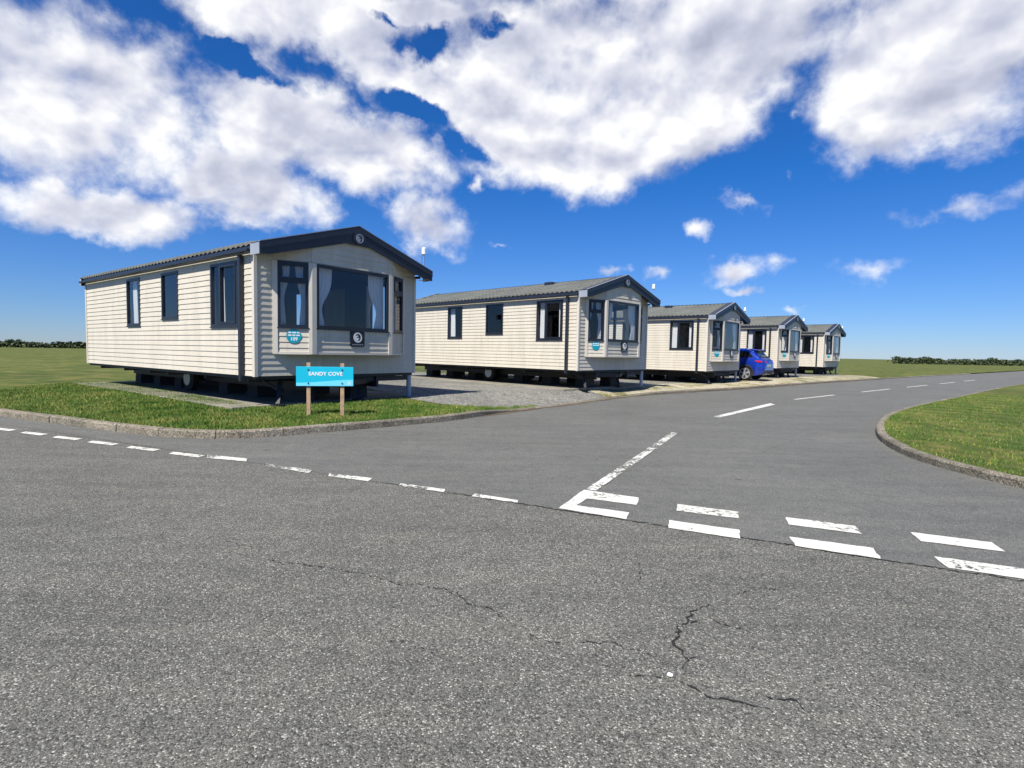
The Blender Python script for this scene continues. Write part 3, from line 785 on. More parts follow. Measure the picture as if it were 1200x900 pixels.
        dp.build('edge_highlight', M['sunlit_grey'], o)  # pale strip standing in for the bright highlight along the roof edge
        lw_ = MB()
        for xa, za, xc, zc in ((XL+.02, EZ-.115, XR-.2, RZ-.145), (XR+.2, RZ-.145, XE-.02, EZ-.115)):
            lw_.hexa([(xa, yf-sgn*.010, FL+za-.018), (xc, yf-sgn*.010, FL+zc-.018), (xc, yf-sgn*.001, FL+zc-.018), (xa, yf-sgn*.001, FL+za-.018),
                      (xa, yf-sgn*.010, FL+za), (xc, yf-sgn*.010, FL+zc), (xc, yf-sgn*.001, FL+zc), (xa, yf-sgn*.001, FL+za)])
        lw_.build('moulding', M['navy'], o)
        for x0, x1 in ((XL-.012, XL-.002), (XE+.002, XE+.012)):
            eb = MB(); eb.box(x0, x1, min(yf, yb), max(yf, yb), FL+EZ-.175, FL+EZ+.012); eb.build('lit_end_cap', M['sunlit_grey'], o)  # fascia end face, its sunlit look put into the pale colour
        sb = MB()                                # soffit under the overhang
        for xa, za, xc, zc in ((XL, EZ-.10, XR, RZ-.09), (XR, RZ-.09, XE, EZ-.10)):
            sb.quad((xa, yf+sgn*t, FL+za), (xc, yf+sgn*t, FL+zc), (xc, yb, FL+zc), (xa, yb, FL+za))
        for x0, x1 in ((XL, .0), (W, XE)): sb.quad((x0, yf+sgn*t, FL+EZ-.165), (x1, yf+sgn*t, FL+EZ-.155), (x1, yb, FL+EZ-.155), (x0, yb, FL+EZ-.165))
        sb.build('overhang_soffit', M['navy'], o, fix=False)
        return o
    fa = fascia(-.355, -.06, 1)
    fascia(LEN+.14, LEN+.02, -1)
    # round badge at the ridge
    fn = lambda s, z, o: (s, -.355-o, FL+z)
    bb = MB(); bb.tube((1.91, -.352, FL+2.665), (1.91, -.382, FL+2.665), .135, 32)
    bd_ = bb.build('badge', M['navy'], root)
    emblem(fn, 1.91, 2.665, .088, .027, M['logo'], bd_)
    # plaque on the bay
    fm = frame_fn(B_, D); ps, pz = 1.91-BU1, .71
    bb = MB(); w_, h_, r_ = .165, .155, .035
    rr = [(ps+sx*(w_-r_)+r_*math.cos(t), pz+sy*(h_-r_)+r_*math.sin(t)) for sx, sy, q in ((1,1,0),(-1,1,1),(-1,-1,2),(1,-1,3)) for t in [math.pi/2*(q+k/4) for k in range(5)]]
    bb.prism(rr, fm, .012, .034); pl = bb.build('plaque', M['black'], root)
    emblem(fm, ps, pz+.025, .10, .0345, M['white'], pl)
    bb = MB()
    for k in range(6):
        bb.prism([(ps-.125+k*.045, pz-.125), (ps-.125+k*.045+.026, pz-.125), (ps-.125+k*.045+.03, pz-.105), (ps-.125+k*.045, pz-.103)], fm, .0345, .037)
    bb.build('lettering', M['logo'], pl)
    # round turquoise sticker on the left facet
    fm = frame_fn(A, B_); bb = MB()
    bb.prism([(.345+.128*math.cos(2*math.pi*k/40), .722+.128*math.sin(2*math.pi*k/40)) for k in range(40)], fm, .017, .021)
    st = bb.build('sticker', M['teal'], root)
    bb = MB()
    for z_, ws in ((.785, [.05,.07,.04]), (.738, [.06,.05,.06])):
        x = .345-sum(ws)/2-.015
        for w__ in ws: bb.prism([(x, z_-.011), (x+w__, z_-.011), (x+w__, z_+.011), (x, z_+.011)], fm, .0212, .0222); x += w__+.015
    bb.build('lettering', M['white'], st)
    text_mesh('number', '109', .085, M['white'], st, face_matrix(fm, .345, .668, .022), .0006, .002)
    # --- aerial
    ax, ay = W+.17, -.12
    ab = MB(); ab.tube((ax, ay, FL+2.2), (ax, ay, FL+2.70), .014, 8); am = ab.build('aerial_mast', M['galv'], root, smooth=False)
    ab = MB(); ab.tube((ax, ay, FL+2.66), (ax, ay, FL+2.69), .02, 16, .05).tube((ax, ay, FL+2.69), (ax, ay, FL+2.82), .05, 16).tube((ax, ay, FL+2.82), (ax, ay, FL+2.84), .05, 16, .03)
    ab.build('aerial_pod', M['white'], am)
    # --- chassis, wheels, drawbar, corner steadies, block piers
    cb = MB()
    for x in (1.0, W-1.0): cb.box(x-.03, x+.03, .05, LEN-.3, FL-.29, FL-.06)  # rails deepened to darken the view under the floor
    for y in (.5, 2.2, 4.0, 5.0, 6.6, 8.3): cb.box(.12, W-.12, y-.03, y+.03, FL-.13, FL-.061)
    cb.bar((1.0, .25, FL-.16), (W/2-.05, -.18, FL-.16), .06, .1).bar((W-1.0, .25, FL-.16), (W/2+.05, -.18, FL-.16), .06, .1)
    cb.tube((.75, 4.5, .30), (W-.75, 4.5, .30), .04, 10)
    cb.bar((.9, .9, .33), (W-.3, .9, .33), .05, .05).bar((.9, .12, FL-.12), (W-.1, .12, FL-.12), .05, .1)
    cb.build('chassis', M['steel'], root)
    for x in (.8, W-.8):
        wb = MB()
        for a, c, r1, r2 in ((-.09, -.06, .20, .29), (-.06, .06, .29, .29), (.06, .09, .29, .20)): wb.tube((x+a, 4.5, .295), (x+c, 4.5, .295), r1, 24, r2)
        w = wb.build('wheel', M['rubber'], root); hb = MB(); hb.tube((x-.095, 4.5, .295), (x+.095, 4.5, .295), .17, 20); hb.build('rim', M['galv'], w)
    for x, dx in ((.62, -.20), (W-1.35, -.16)):
        lb = MB(); lb.bar((x, .25, FL-.06), (x+dx, .02, .02), .07, .05).bar((x-.25, .45, FL-.1), (x+dx*.5-.02, .15, .28), .04, .04); lb.box(x+dx-.09, x+dx+.09, -.07, .11, -.02, .02)
        lb.build('corner_steady', M['steel'], root)
    for x in (1.2, W-1.2):
        for y in (.62, 2.0, 3.3, 5.7, 7.0, 8.3):  # extra rows between the end piers added to darken the underside
            lb = MB()
            for k in range(2): lb.box(x-.22+.01*k, x+.22-.01*k, y-.2, y+.2, -.03+.215*k, .182+.215*k)
            lb.box(x-.12, x+.12, y-.12, y+.12, .397, FL-.06); lb.build('block_pier', M['block'], root)
    pb = MB(); pb.tube((W-.06, .10, -.02), (W-.06, .10, FL-.0), .055, 14); pb.build('waste_pipe', M['pipe'], root)
    tag(root, None, 'static caravan', 'cream static caravans in a row')
    return root

EYE_Z = EYE
poses = [(-4.4827, 9.4522, .9247, -.5067), (1.8662, 15.5538, .7955, -.4907), (7.8363, 21.9461, .843, -.6216), (14.0135, 28.7957, .8073, -.579), (20.35, 35.6, .80, -.58)]
labels = ['cream static caravan nearest the camera, with the turquoise sign in front of its bay',
          'cream static caravan with three windows along its lit side, directly right of the nearest one',
          'cream static caravan whose front bay half hides the blue car',
          'cream static caravan standing just beyond the blue car on its right',
          'farthest static caravan at the right end of the row']
proto = make_caravan()
for i, (x, y, yaw, z) in enumerate(poses):
    o = proto if i == 0 else copy_tree(proto)
    o.location = (x, y, EYE+z-FL); o.rotation_euler = (0, 0, yaw); o['label'] = labels[i]
    if i:                                       # only the nearest sticker's number can be made out
        for ch in o.children:
            for g in list(ch.children):
                if g.name.startswith('number'): bpy.data.objects.remove(g)
# concrete bases
for i, (x, y, yaw, z) in enumerate(poses):
    mb = MB(); top = EYE+z-FL
    y0 = .24
    mb.box(-.30, W+.3, y0, LEN+.2, -.25, -.002)
    o = mb.build('concrete_base', M['concrete']); o.location = (x, y, top); o.rotation_euler = (0, 0, yaw); bevel(o, .015); tag(o, kind='structure')

# ------------------------------------------------------------------ sign
def make_sign():
    pl, pr = Vector((-3.46, 9.20, 0)), Vector((-2.925, 9.325, 0)); yaw = math.atan2(pr.y-pl.y, pr.x-pl.x)
    root = empty('site_sign', (pl.x, pl.y, .15), yaw); d = (pr-pl).length
    tag(root, 'turquoise SANDY COVE sign on two wooden posts in the grass', 'sign')
    z0 = .15
    for x, tz in ((0, 1.055), (d, 1.05)):
        pb = MB(); pb.box(x-.032, x+.032, .0, .05, -.12, tz-z0); bevel(pb.build('post', M['post'], root), .006)
    xc = d/2-.005; hw, za, zb = .465, .66-z0, .99-z0
    pb = MB(); pb.box(xc-hw, xc+hw, -.022, -.002, za, zb); panel = bevel(pb.build('panel', M['cyan'], root), .003)
    fn = lambda s, z, o: (s, -.0222-o, z)
    wv = [(xc-hw+.004, za+.004), (xc+hw-.004, za+.004)]+[(xc+hw-.004-(2*hw-.008)*k/20, za+.055+.055*sm(0, 1, 1-k/20)*(1 if k < 20 else 0)+(.0)) for k in range(21)]
    wb = MB(); wb.prism(wv, fn, 0, .0015); wb.build('wave_band', M['cyan2'], panel)
    text_mesh('lettering', 'SANDY COVE', .086, M['white'], panel, face_matrix(fn, xc+.01, zb-.122, .002), .001, .0022, 1.05)
    bb = MB()
    for x in (0, d):
        for z in (za+.05, zb-.05): bb.tube((x, -.0235, z), (x, -.034, z), .012, 10)
    bb.build('bolts', M['steel'], panel)
    lb = MB(); ring(lb, fn, xc+hw-.07, za+.055, .014, .022, .002, .003, 20); lb.prism([(xc+hw-.10, za+.03), (xc+hw-.04, za+.03), (xc+hw-.04, za+.026), (xc+hw-.10, za+.026)], fn, .002, .003)
    lb.build('emblem', M['white'], panel)
make_sign()

# ------------------------------------------------------------------ car (x = across, y = forward, rear bumper at y = 0)
def make_car():
    root = empty('parked_car', (0, 0, 0))
    tag(root, 'bright blue hatchback SUV parked nose-in between two caravans', 'car')
    Lc = 4.35; wr, yr, yfw = .355, .90, 3.55
    def lerp_tab(tab, y):
        for (a, va), (b_, vb) in zip(tab, tab[1:]):
            if y <= b_:
                t = (y-a)/(b_-a) if b_ > a else 0; t = max(0, min(1, t)); t = t*t*(3-2*t); return va+(vb-va)*t
        return tab[-1][1]
    roofz = [(0,.86),(.06,1.02),(.16,1.08),(.30,1.22),(.62,1.52),(1.2,1.625),(2.0,1.645),(2.6,1.56),(3.1,1.22),(3.4,1.09),(4.1,.98),(4.35,.74)]
    beltz = [(0,.85),(.1,1.0),(.6,1.13),(1.5,1.08),(2.9,1.00),(3.4,1.0),(4.1,.93),(4.35,.72)]
    halfw = [(0,.72),(.08,.83),(.35,.92),(.9,.95),(2.2,.93),(3.5,.95),(4.05,.88),(4.35,.66)]
    under = [(0,.42),(.12,.30),(.5,.25),(3.9,.24),(4.25,.30),(4.35,.38)]
    ys = sorted({0,.03,.08,.16,.24,.32,.42,.5,.62,.8,1.0,1.2,1.5,1.8,2.1,2.4,2.6,2.8,3.0,3.1,3.25,3.4,3.6,3.8,4.0,4.15,4.27,4.35,*[yr+ (wr+.06)*math.cos(k*math.pi/10) for k in range(11)],*[yfw+(wr+.06)*math.cos(k*math.pi/10) for k in range(11)]})
    mb = MB(); rows = []
    def sect(y):
        hw, zb, rz, un = lerp_tab(halfw, y), lerp_tab(beltz, y), lerp_tab(roofz, y), lerp_tab(under, y)
        rz = max(rz, zb+.012)
        for yc in (yr, yfw):
            q = (wr+.06)**2-(y-yc)**2
            if q > 0: un = max(un, wr-.01+math.sqrt(q))
        un = min(un, zb-.06); cab = max(0, min(1, (rz-zb)/.45))
        m1, m2 = un+(zb-un)*.12, un+(zb-un)*.55
        return [(0, un+.0), (hw*.93, un), (hw*.985, m1), (hw, m2), (hw*.965, zb), (hw*(.965-.13*cab), zb+(rz-zb)*.78), (hw*(.93-.22*cab), zb+(rz-zb)*.95), (hw*.5, rz), (0, rz+.008)]
    for y in ys:
        pr = sect(y); row = []
        for x, z in pr: mb.v.append((x, y, z)); row.append(len(mb.v)-1)
        rows.append(row)
    n = len(rows[0])
    rows2 = []
    for y, row in zip(ys, rows):
        r2 = []
        for k in row:
            x, yy, z = mb.v[k]
            if x == 0: r2.append(k)
            else: mb.v.append((-x, yy, z)); r2.append(len(mb.v)-1)
        rows2.append(r2)
    for R_, fl in ((rows, 0), (rows2, 1)):
        for j in range(len(ys)-1):
            for k in range(n-1):
                f = (R_[j][k], R_[j+1][k], R_[j+1][k+1], R_[j][k+1]); f = tuple(dict.fromkeys(f))
                if len(f) > 2: mb.f.append(f)
        for j in (0, -1):
            f = tuple(R_[j]); mb.f.append(f)
    body = mb.build('body', M['carblue'], root, smooth=True)
    m = body.modifiers.new('b', 'EDGE_SPLIT'); m.split_angle = math.radians(38)
    # side glass
    for sgn in (-1, 1):
        gb_ = MB(); g_y = [.55,.75,1.0,1.3,1.7,2.1,2.5,2.75,2.95]
        for j in range(len(g_y)-1):
            q = []
            for y, f in ((g_y[j], 0), (g_y[j+1], 0), (g_y[j+1], 1), (g_y[j], 1)):
                s_ = sect(y); (x0, z0), (x1, z1) = s_[4], s_[5]
                lo, hi = .12, .92
                if y < .6: hi = .30
                if y > 2.9: hi = .3
                t = lo+(hi-lo)*f; q.append((sgn*(x0+(x1-x0)*t+.006), y, z0+(z1-z0)*t))
            gb_.quad(*q)
        gb_.build('side_window', M['carglass'], root, fix=True)
        pb = MB(); s_ = sect(1.55)
        pb.bar((sgn*(s_[4][0]+.004), 1.55, s_[4][1]), (sgn*(s_[5][0]+.008), 1.50, s_[5][1]), .05, .02); pb.build('door_pillar', M['carblack'], root)
    def on_rear(x, t):                                      # follow the sloping tail gate
        y = .16+(.62-.16)*t; return (x, y-.012, lerp_tab(roofz, y)+.008)
    gb_ = MB()
    for j in range(5):
        t0, t1 = .16+.7*j/5, .16+.7*(j+1)/5; w0, w1 = .70-.13*t0, .70-.13*t1
        gb_.quad(on_rear(-w0, t0), on_rear(w0, t0), on_rear(w1, t1), on_rear(-w1, t1))
    gb_.build('rear_window', M['carglass'], root)
    sp = MB(); sp.hexa([(-.64,.40,1.52),(.64,.40,1.52),(.66,.75,1.555),(-.66,.75,1.555),(-.62,.41,1.555),(.62,.41,1.555),(.66,.75,1.61),(-.66,.75,1.61)]); bevel(sp.build('spoiler', M['carblue'], root), .012)
    for sgn in (-1, 1):
        tb = MB(); tb.hexa([(sgn*.42,-.005,.90),(sgn*.86,.10,.90),(sgn*.945,.42,.95),(sgn*.42,.06,.90),(sgn*.42,.01,.985),(sgn*.84,.12,1.0),(sgn*.93,.42,1.02),(sgn*.42,.1,.985)])
        bevel(tb.build('tail_light', M['red'], root), .01)
        eb = MB(); eb.tube((sgn*.55, -.03, .36), (sgn*.55, .12, .36), .045, 14); eb.build('exhaust', M['galv'], root)
    bb = MB(); bb.hexa([(-.74,-.02,.34),(.74,-.02,.34),(.86,.3,.28),(-.86,.3,.28),(-.74,-.03,.50),(.74,-.03,.50),(.88,.3,.50),(-.88,.3,.50)]); bevel(bb.build('bumper', M['carblack'], root), .02)
    bb = MB(); bb.box(-.26, .26, -.012, .03, .70, .81); bevel(bb.build('number_plate', M['plate'], root), .004)
    for sgn in (-1, 1):
        for yc in (yr, yfw):
            wb = MB(); xo, xi = sgn*.935, sgn*.70
            for a, c, r1, r2 in ((0, .05, wr-.06, wr), (.05, .2, wr, wr), (.2, .24, wr, wr-.06)):
                wb.tube((xo-sgn*a, yc, wr), (xo-sgn*c, yc, wr), r1, 32, r2)
            w = wb.build('wheel', M['rubber'], root, smooth=False)
            rb = MB(); fn = lambda s, z, o: (xo+sgn*o, yc+s, wr+z)
            ring(rb, fn, 0, 0, .235, .265, .0, .008)
            for k in range(5):
                a = 2*math.pi*k/5+.3; ca, sa = math.cos(a), math.sin(a)
                for da in (-.17, .17):
                    c2, s2 = math.cos(a+da), math.sin(a+da)
                    rb.prism([(.05*ca-.028*sa, .05*sa+.028*ca), (.05*ca+.028*sa, .05*sa-.028*ca), (.245*c2+.03*s2, .245*s2-.03*c2), (.245*c2-.03*s2, .245*s2+.03*c2)], fn, .001, .012)
            ring(rb, fn, 0, 0, 0.001, .06, .001, .016, 16)
            rb.build('rim', M['rim'], w)
            ab = MB()
            ring(ab, lambda s, z, o: (sgn*(.925+o), yc+s, wr+z), 0, 0, wr+.035, wr+.10, .0, .035, 20, a0=-.25, a1=math.pi+.25)
            ab.build('arch_trim', M['carblack'], root)
    for sgn in (-1, 1):
        mb_ = MB(); mb_.box(sgn*.93, sgn*1.06, 2.85, 2.97, 1.02, 1.15); bevel(mb_.build('mirror', M['carblue'], root), .03)
        hb = MB(); hb.box(sgn*.60, sgn*.82, 4.02, 4.24, .78, .90); bevel(hb.build('headlight', M['white'], root), .03)
    return root
car = make_car()
cy = .845; wx, wy = 10.92, 25.5
# rear left wheel (local -.935, .90) stands at the contact point seen in the photograph
k = .93; car.scale = (k, k, k); lx, ly = -.935*k, .90*k
car.location = (wx-(lx*math.cos(cy)-ly*math.sin(cy)), wy-(lx*math.sin(cy)+ly*math.cos(cy)), .185)
car.rotation_euler = (0, 0, cy)

def hedge():
    import numpy as np
    rng = np.random.default_rng(11); V = []; Fc = []; rn = []
    for (ax, ay, bx, by, n_) in ((-340, 70, -150, 112, 12000), (-150, 112, -30, 150, 12000), (105, 150, 240, 172, 12000), (240, 172, 420, 190, 9000)):
        for k in range(n_):
            t = rng.random(); x, y = ax+(bx-ax)*t, ay+(by-ay)*t
            top = 1.5+.22*math.sin(t*31)+.2*math.sin(t*83+1)+.18*math.sin(t*191)
            z = .15+top*rng.random()**.8; x += rng.normal(0, .5); y += rng.normal(0, .5); r = rng.random(); s_ = rng.uniform(.16, .36)
            u = rng.normal(size=3); u /= np.linalg.norm(u); v = rng.normal(size=3); v -= u*(u@v); v /= np.linalg.norm(v); p = np.array((x, y, z)); i = len(V)
            V += [tuple(p+u*s_), tuple(p+v*s_*.7), tuple(p-u*s_), tuple(p-v*s_*.7)]; Fc.append((i, i+1, i+2, i+3)); rn += [r]*4
    me = bpy.data.meshes.new('hedge'); me.from_pydata(V, [], Fc); me.update()
    at = me.attributes.new('rnd', 'FLOAT', 'POINT'); at.data.foreach_set('value', rn)
    m, n, l, b = nt('hedge leaves'); a = N(n, 'ShaderNodeAttribute', attribute_name='rnd')
    r = ramp(n, [(0,(.022,.04,.014)),(.6,(.045,.07,.022)),(1,(.09,.10,.035))]); l.new(a.outputs['Fac'], r.inputs[0]); l.new(r.outputs[0], b.inputs['Base Color']); b.inputs['Roughness'].default_value = .7
    me.materials.append(m); tag(link(bpy.data.objects.new('hedge', me)), 'low dark green hedgerow far off along the edge of the field', 'hedge', kind='stuff')
hedge()

# small pale stone lying by the crack
x, y = unp(785, 793)
bm = bmesh.new(); bmesh.ops.create_icosphere(bm, subdivisions=2, radius=.013)
for v in bm.verts: v.co *= random.uniform(.75, 1.15); v.co.z *= .6
me = bpy.data.meshes.new('pebble'); bm.to_mesh(me); bm.free(); me.materials.append(M['white'])
pe = link(bpy.data.objects.new('pebble', me)); pe.location = (x, y, .009); tag(pe, 'tiny white stone lying on the asphalt beside a crack', 'pebble')

# ------------------------------------------------------------------ sky and sun
SUN_E = math.radians(52); SUN_A = math.radians(242)
sx, sy = math.cos(SUN_A), math.sin(SUN_A)
sd = bpy.data.lights.new('sun', 'SUN'); sd.energy = 5.0; sd.angle = math.radians(.5); sd.color = (1, .95, .86)
so = link(bpy.data.objects.new('sun', sd)); so.rotation_euler = Vector((sx*math.cos(SUN_E), sy*math.cos(SUN_E), math.sin(SUN_E))).to_track_quat('Z', 'Y').to_euler(); so.location = (sx*60, sy*60, 80)

CL = [(0.1412, 0.455, 0.3138, 0.1301, 0, 0), (-0.009, 0.3951, 0.1992, 0.0889, -15, 0), (0.1149, 0.3363, 0.1669, 0.0559, -5, 0), (0.3535, 0.4708, 0.2006, 0.0992, 0, 0), (0.2891, 0.385, 0.1266, 0.0678, 10, 0), (-0.3599, 0.508, 0.2127, 0.047, 0, 0), (-0.192, 0.5342, 0.1023, 0.0233, 0, 0), (-0.2349, 0.4564, 0.1875, 0.0462, -20, 0), (-0.3936, 0.3495, 0.1375, 0.0756, 0, 0), (-0.2774, 0.3265, 0.1424, 0.0648, -5, 0), (-0.4393, 0.2552, 0.114, 0.0578, 0, 0), (-0.1591, 0.222, 0.105, 0.058, -15, .3), (0.3209, 0.2178, 0.0583, 0.0289, 0, 0.8), (0.3873, 0.2513, 0.1056, 0.0327, -10, 0.8), (0.3784, 0.1455, 0.0866, 0.0454, 0, 0.8), (0.4458, 0.1536, 0.0864, 0.049, 0, 0.8), (0.2627, 0.1358, 0.0771, 0.0306, -10, 0.8), (0.1675, 0.1412, 0.0749, 0.0255, 0, 0.8), (-0.0684, 0.291, 0.0262, 0.0473, 20, 0.8), (0.4562, 0.3585, 0.0281, 0.0315, 0, 0.8), (0.4629, 0.2699, 0.0329, 0.0289, 0, 0.8), (0.3985, 0.1112, 0.0452, 0.0188, 0, 0.8), (-0.6779, 0.3351, 0.1766, 0.1143, 0, 0), (-0.6431, 0.1878, 0.1093, 0.0354, 0, 0), (0.6141, 0.4013, 0.1625, 0.1036, 0, 0), (0.6641, 0.2064, 0.1638, 0.0483, 0, 0.8), (0.5871, 0.1296, 0.1433, 0.0433, 0, 0.8), (-0.0202, 0.1876, 0.0471, 0.0169, 0, 0.8), (0.4678, 0.0789, 0.0473, 0.0209, 0, 0.8), (1.5, .30, .22, .05, 0, 0), (1.9, 0.42, 0.3, 0.07, 0, 0), (-1.5, 0.3, 0.3, 0.08, 0, 0)]
GAP = [(-0.4378, 0.4257, 0.0651, 0.0122, -20), (-0.1768, 0.4885, 0.0442, 0.027, 20), (-0.0454, 0.5244, 0.0424, 0.0142, 0), (-0.1907, 0.4008, 0.0738, 0.0161, -22), (-0.0923, 0.3509, 0.0549, 0.0211, -15), (-0.2282, 0.5218, 0.0288, 0.0085, 0), (-0.4841, 0.4337, 0.0239, 0.0151, 0)]
def make_world():
    w = bpy.data.worlds.new('World'); S.world = w; w.use_nodes = True
    n, l = w.node_tree.nodes, w.node_tree.links; bg = n['Background']; bg.inputs['Strength'].default_value = .1
    sky = N(n, 'ShaderNodeTexSky', sky_type='NISHITA', sun_disc=False, sun_elevation=SUN_E, sun_rotation=math.atan2(sx, sy), air_density=1.0, dust_density=.0, ozone_density=2.6)
    tc = N(n, 'ShaderNodeTexCoord'); D = tc.outputs['Generated']
    sp = N(n, 'ShaderNodeSeparateXYZ'); l.new(D, sp.inputs[0])
    az = N(n, 'ShaderNodeMath', operation='ARCTAN2'); l.new(sp.outputs[0], az.inputs[0]); l.new(sp.outputs[1], az.inputs[1])
    el = N(n, 'ShaderNodeMath', operation='ARCSINE'); l.new(sp.outputs[2], el.inputs[0])
    cb = N(n, 'ShaderNodeCombineXYZ'); l.new(az.outputs[0], cb.inputs[0]); l.new(el.outputs[0], cb.inputs[1])
    # uneven outlines: bend the coordinates with two octaves of noise
    wn = N(n, 'ShaderNodeTexNoise', i_Scale=7, i_Detail=5, i_Roughness=.6); l.new(D, wn.inputs['Vector'])
    w1 = N(n, 'ShaderNodeVectorMath', operation='SUBTRACT'); l.new(wn.outputs['Color'], w1.inputs[0]); w1.inputs[1].default_value = (.5, .5, .5)
    w2 = N(n, 'ShaderNodeVectorMath', operation='MULTIPLY_ADD'); l.new(w1.outputs[0], w2.inputs[0]); w2.inputs[1].default_value = (.10, .075, 0); l.new(cb.outputs[0], w2.inputs[2])
    wn2 = N(n, 'ShaderNodeTexNoise', i_Scale=19, i_Detail=5, i_Roughness=.6); l.new(D, wn2.inputs['Vector'])
    w3 = N(n, 'ShaderNodeVectorMath', operation='SUBTRACT'); l.new(wn2.outputs['Color'], w3.inputs[0]); w3.inputs[1].default_value = (.5, .5, .5)
    w4 = N(n, 'ShaderNodeVectorMath', operation='MULTIPLY_ADD'); l.new(w3.outputs[0], w4.inputs[0]); w4.inputs[1].default_value = (.065, .05, 0); l.new(w2.outputs[0], w4.inputs[2])
    Q = w4.outputs[0]
    def field(items, k=.12, grow=1.0):
        cur = None
        for cx, cy_, rx, ry, rot, *pen in items:
            m = N(n, 'ShaderNodeMapping', vector_type='TEXTURE'); m.inputs['Location'].default_value = (cx, cy_, 0); m.inputs['Scale'].default_value = (rx*grow, ry*grow, 1); m.inputs['Rotation'].default_value = (0, 0, math.radians(rot))
            l.new(Q, m.inputs[0]); d0 = N(n, 'ShaderNodeVectorMath', operation='LENGTH'); l.new(m.outputs[0], d0.inputs[0])
            d = N(n, 'ShaderNodeMath', operation='ADD', i_1=float(pen[0]) if pen else 0.0); l.new(d0.outputs['Value'], d.inputs[0])
            if cur is None: cur = d.outputs['Value']
            else:
                s = N(n, 'ShaderNodeMath', operation='SMOOTH_MIN', i_2=k); l.new(cur, s.inputs[0]); l.new(d.outputs['Value'], s.inputs[1]); cur = s.outputs[0]
        return cur
    def math_(op, a, b_=None, c=None):
        m = N(n, 'ShaderNodeMath', operation=op)
        for i, v in enumerate((a, b_, c)):
            if v is None: continue
            if isinstance(v, (int, float)): m.inputs[i].default_value = v
            else: l.new(v, m.inputs[i])
        return m.outputs[0]
    dist = field(CL); gap = field(GAP, .3, 1.35)
    # stretched billow noise, sampled twice: the second, a little way towards the sun, gives the lit and shaded sides
    def billow(shift):
        m = N(n, 'ShaderNodeMapping'); m.inputs['Location'].default_value = shift; m.inputs['Scale'].default_value = (1, 1, 1.35); l.new(D, m.inputs[0])
        a = N(n, 'ShaderNodeTexNoise', i_Scale=6.5, i_Detail=10, i_Roughness=.52, i_Distortion=.1); l.new(m.outputs[0], a.inputs['Vector']); return a.outputs['Fac']
    b1 = billow((0, 0, 0))
    def soft(shift):
        m = N(n, 'ShaderNodeMapping'); m.inputs['Location'].default_value = shift; m.inputs['Scale'].default_value = (1, 1, 1.35); l.new(D, m.inputs[0])
        a = N(n, 'ShaderNodeTexNoise', i_Scale=6.5, i_Detail=4.5, i_Roughness=.48, i_Distortion=.1); l.new(m.outputs[0], a.inputs['Vector']); return a.outputs['Fac']
    s1, s2 = soft((0, 0, 0)), soft((-.012, -.014, .03))
    fnz = N(n, 'ShaderNodeTexNoise', i_Scale=24, i_Detail=6, i_Roughness=.6); l.new(D, fnz.inputs['Vector'])
    base = math_('SUBTRACT', 1.0, dist)
    base = math_('MINIMUM', math_('MULTIPLY_ADD', base, 1.15, .27), .85)
    g_ = math_('MAXIMUM', math_('SUBTRACT', 1.0, gap), 0)
    dens = math_('ADD', base, math_('MULTIPLY', math_('SUBTRACT', b1, .5), 1.9))
    dens = math_('ADD', dens, math_('MULTIPLY', math_('SUBTRACT', fnz.outputs['Fac'], .5), .85))
    dens = math_('SUBTRACT', dens, math_('MULTIPLY', g_, math_('MULTIPLY_ADD', fnz.outputs['Fac'], 4.2, -1.15)))
    mr = N(n, 'ShaderNodeMapRange', interpolation_type='SMOOTHSTEP'); mr.inputs['From Min'].default_value = -.06; mr.inputs['From Max'].default_value = .78; l.new(dens, mr.inputs[0])
    mask = mr.outputs[0]
    # brightness: edges and sunward billows bright, deep parts grey
    relief = math_('MULTIPLY', math_('SUBTRACT', s1, s2), 3.6)
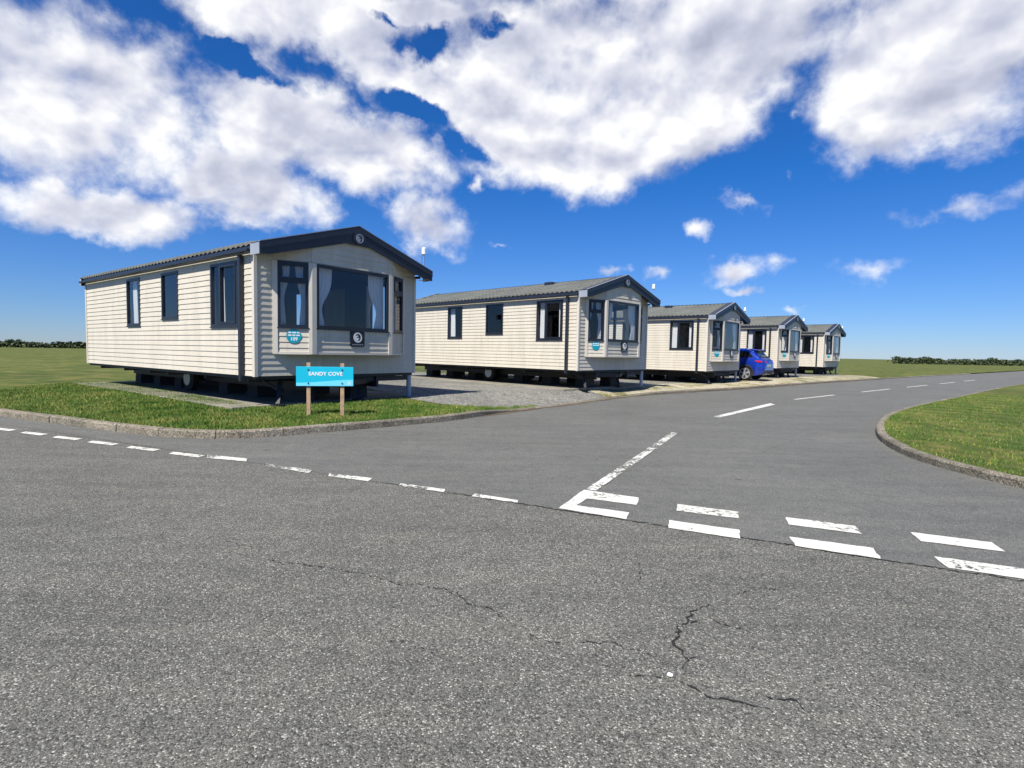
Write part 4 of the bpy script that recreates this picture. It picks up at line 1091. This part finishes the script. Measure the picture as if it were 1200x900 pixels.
    thick = N(n, 'ShaderNodeMapRange'); thick.inputs['From Min'].default_value = .25; thick.inputs['From Max'].default_value = 1.3; l.new(dens, thick.inputs[0])
    lit = math_('ADD', math_('SUBTRACT', .84, math_('MULTIPLY', thick.outputs[0], .42)), relief)
    cr = ramp(n, [(.05, (3.2, 3.4, 4.3)), (.38, (4.3, 4.5, 5.4)), (.66, (5.7, 5.8, 6.4)), (.95, (7.6, 7.6, 7.6))]); l.new(lit, cr.inputs[0])
    te = N(n, 'ShaderNodeMapRange'); te.inputs['From Min'].default_value = 0; te.inputs['From Max'].default_value = .30; l.new(sp.outputs[2], te.inputs[0])
    tint = mixc(n, l, 1.0, sky.outputs[0], mixc(n, l, te.outputs[0], (.33, .46, .78), (.11, .43, .87)), 'MULTIPLY')
    hz = N(n, 'ShaderNodeMapRange'); hz.inputs['From Min'].default_value = 0; hz.inputs['From Max'].default_value = .05; l.new(sp.outputs[2], hz.inputs[0])
    mk = math_('MULTIPLY', mask, hz.outputs[0])
    out = mixc(n, l, mk, tint, cr.outputs[0])
    l.new(out, bg.inputs['Color'])
    w.cycles.sampling_method = 'MANUAL'; w.cycles.sample_map_resolution = 512
make_world()

# ------------------------------------------------------------------ camera
cam = bpy.data.cameras.new('camera'); cam.sensor_width = 36; cam.lens = F_PX/1200*36; cam.clip_start = .05; cam.clip_end = 6000
co = link(bpy.data.objects.new('camera', cam))
c, s = math.cos(PIT), math.sin(PIT); cr_, sr_ = math.cos(ROLL), math.sin(ROLL)
R0, U0, F0 = Vector((1, 0, 0)), Vector((0, s, c)), Vector((0, c, -s))
rx_, ux_ = R0*cr_+U0*sr_, U0*cr_-R0*sr_
m = Matrix((rx_, ux_, -F0)).transposed().to_4x4(); m.translation = (0, 0, EYE); co.matrix_world = m
S.camera = co
S.view_settings.view_transform = 'Standard'; S.view_settings.look = 'None'; S.view_settings.exposure = .50; S.view_settings.gamma = 1; S.view_settings.use_curve_mapping = False
S.cycles.use_denoising = True; S.cycles.max_bounces = 8; S.cycles.transparent_max_bounces = 12
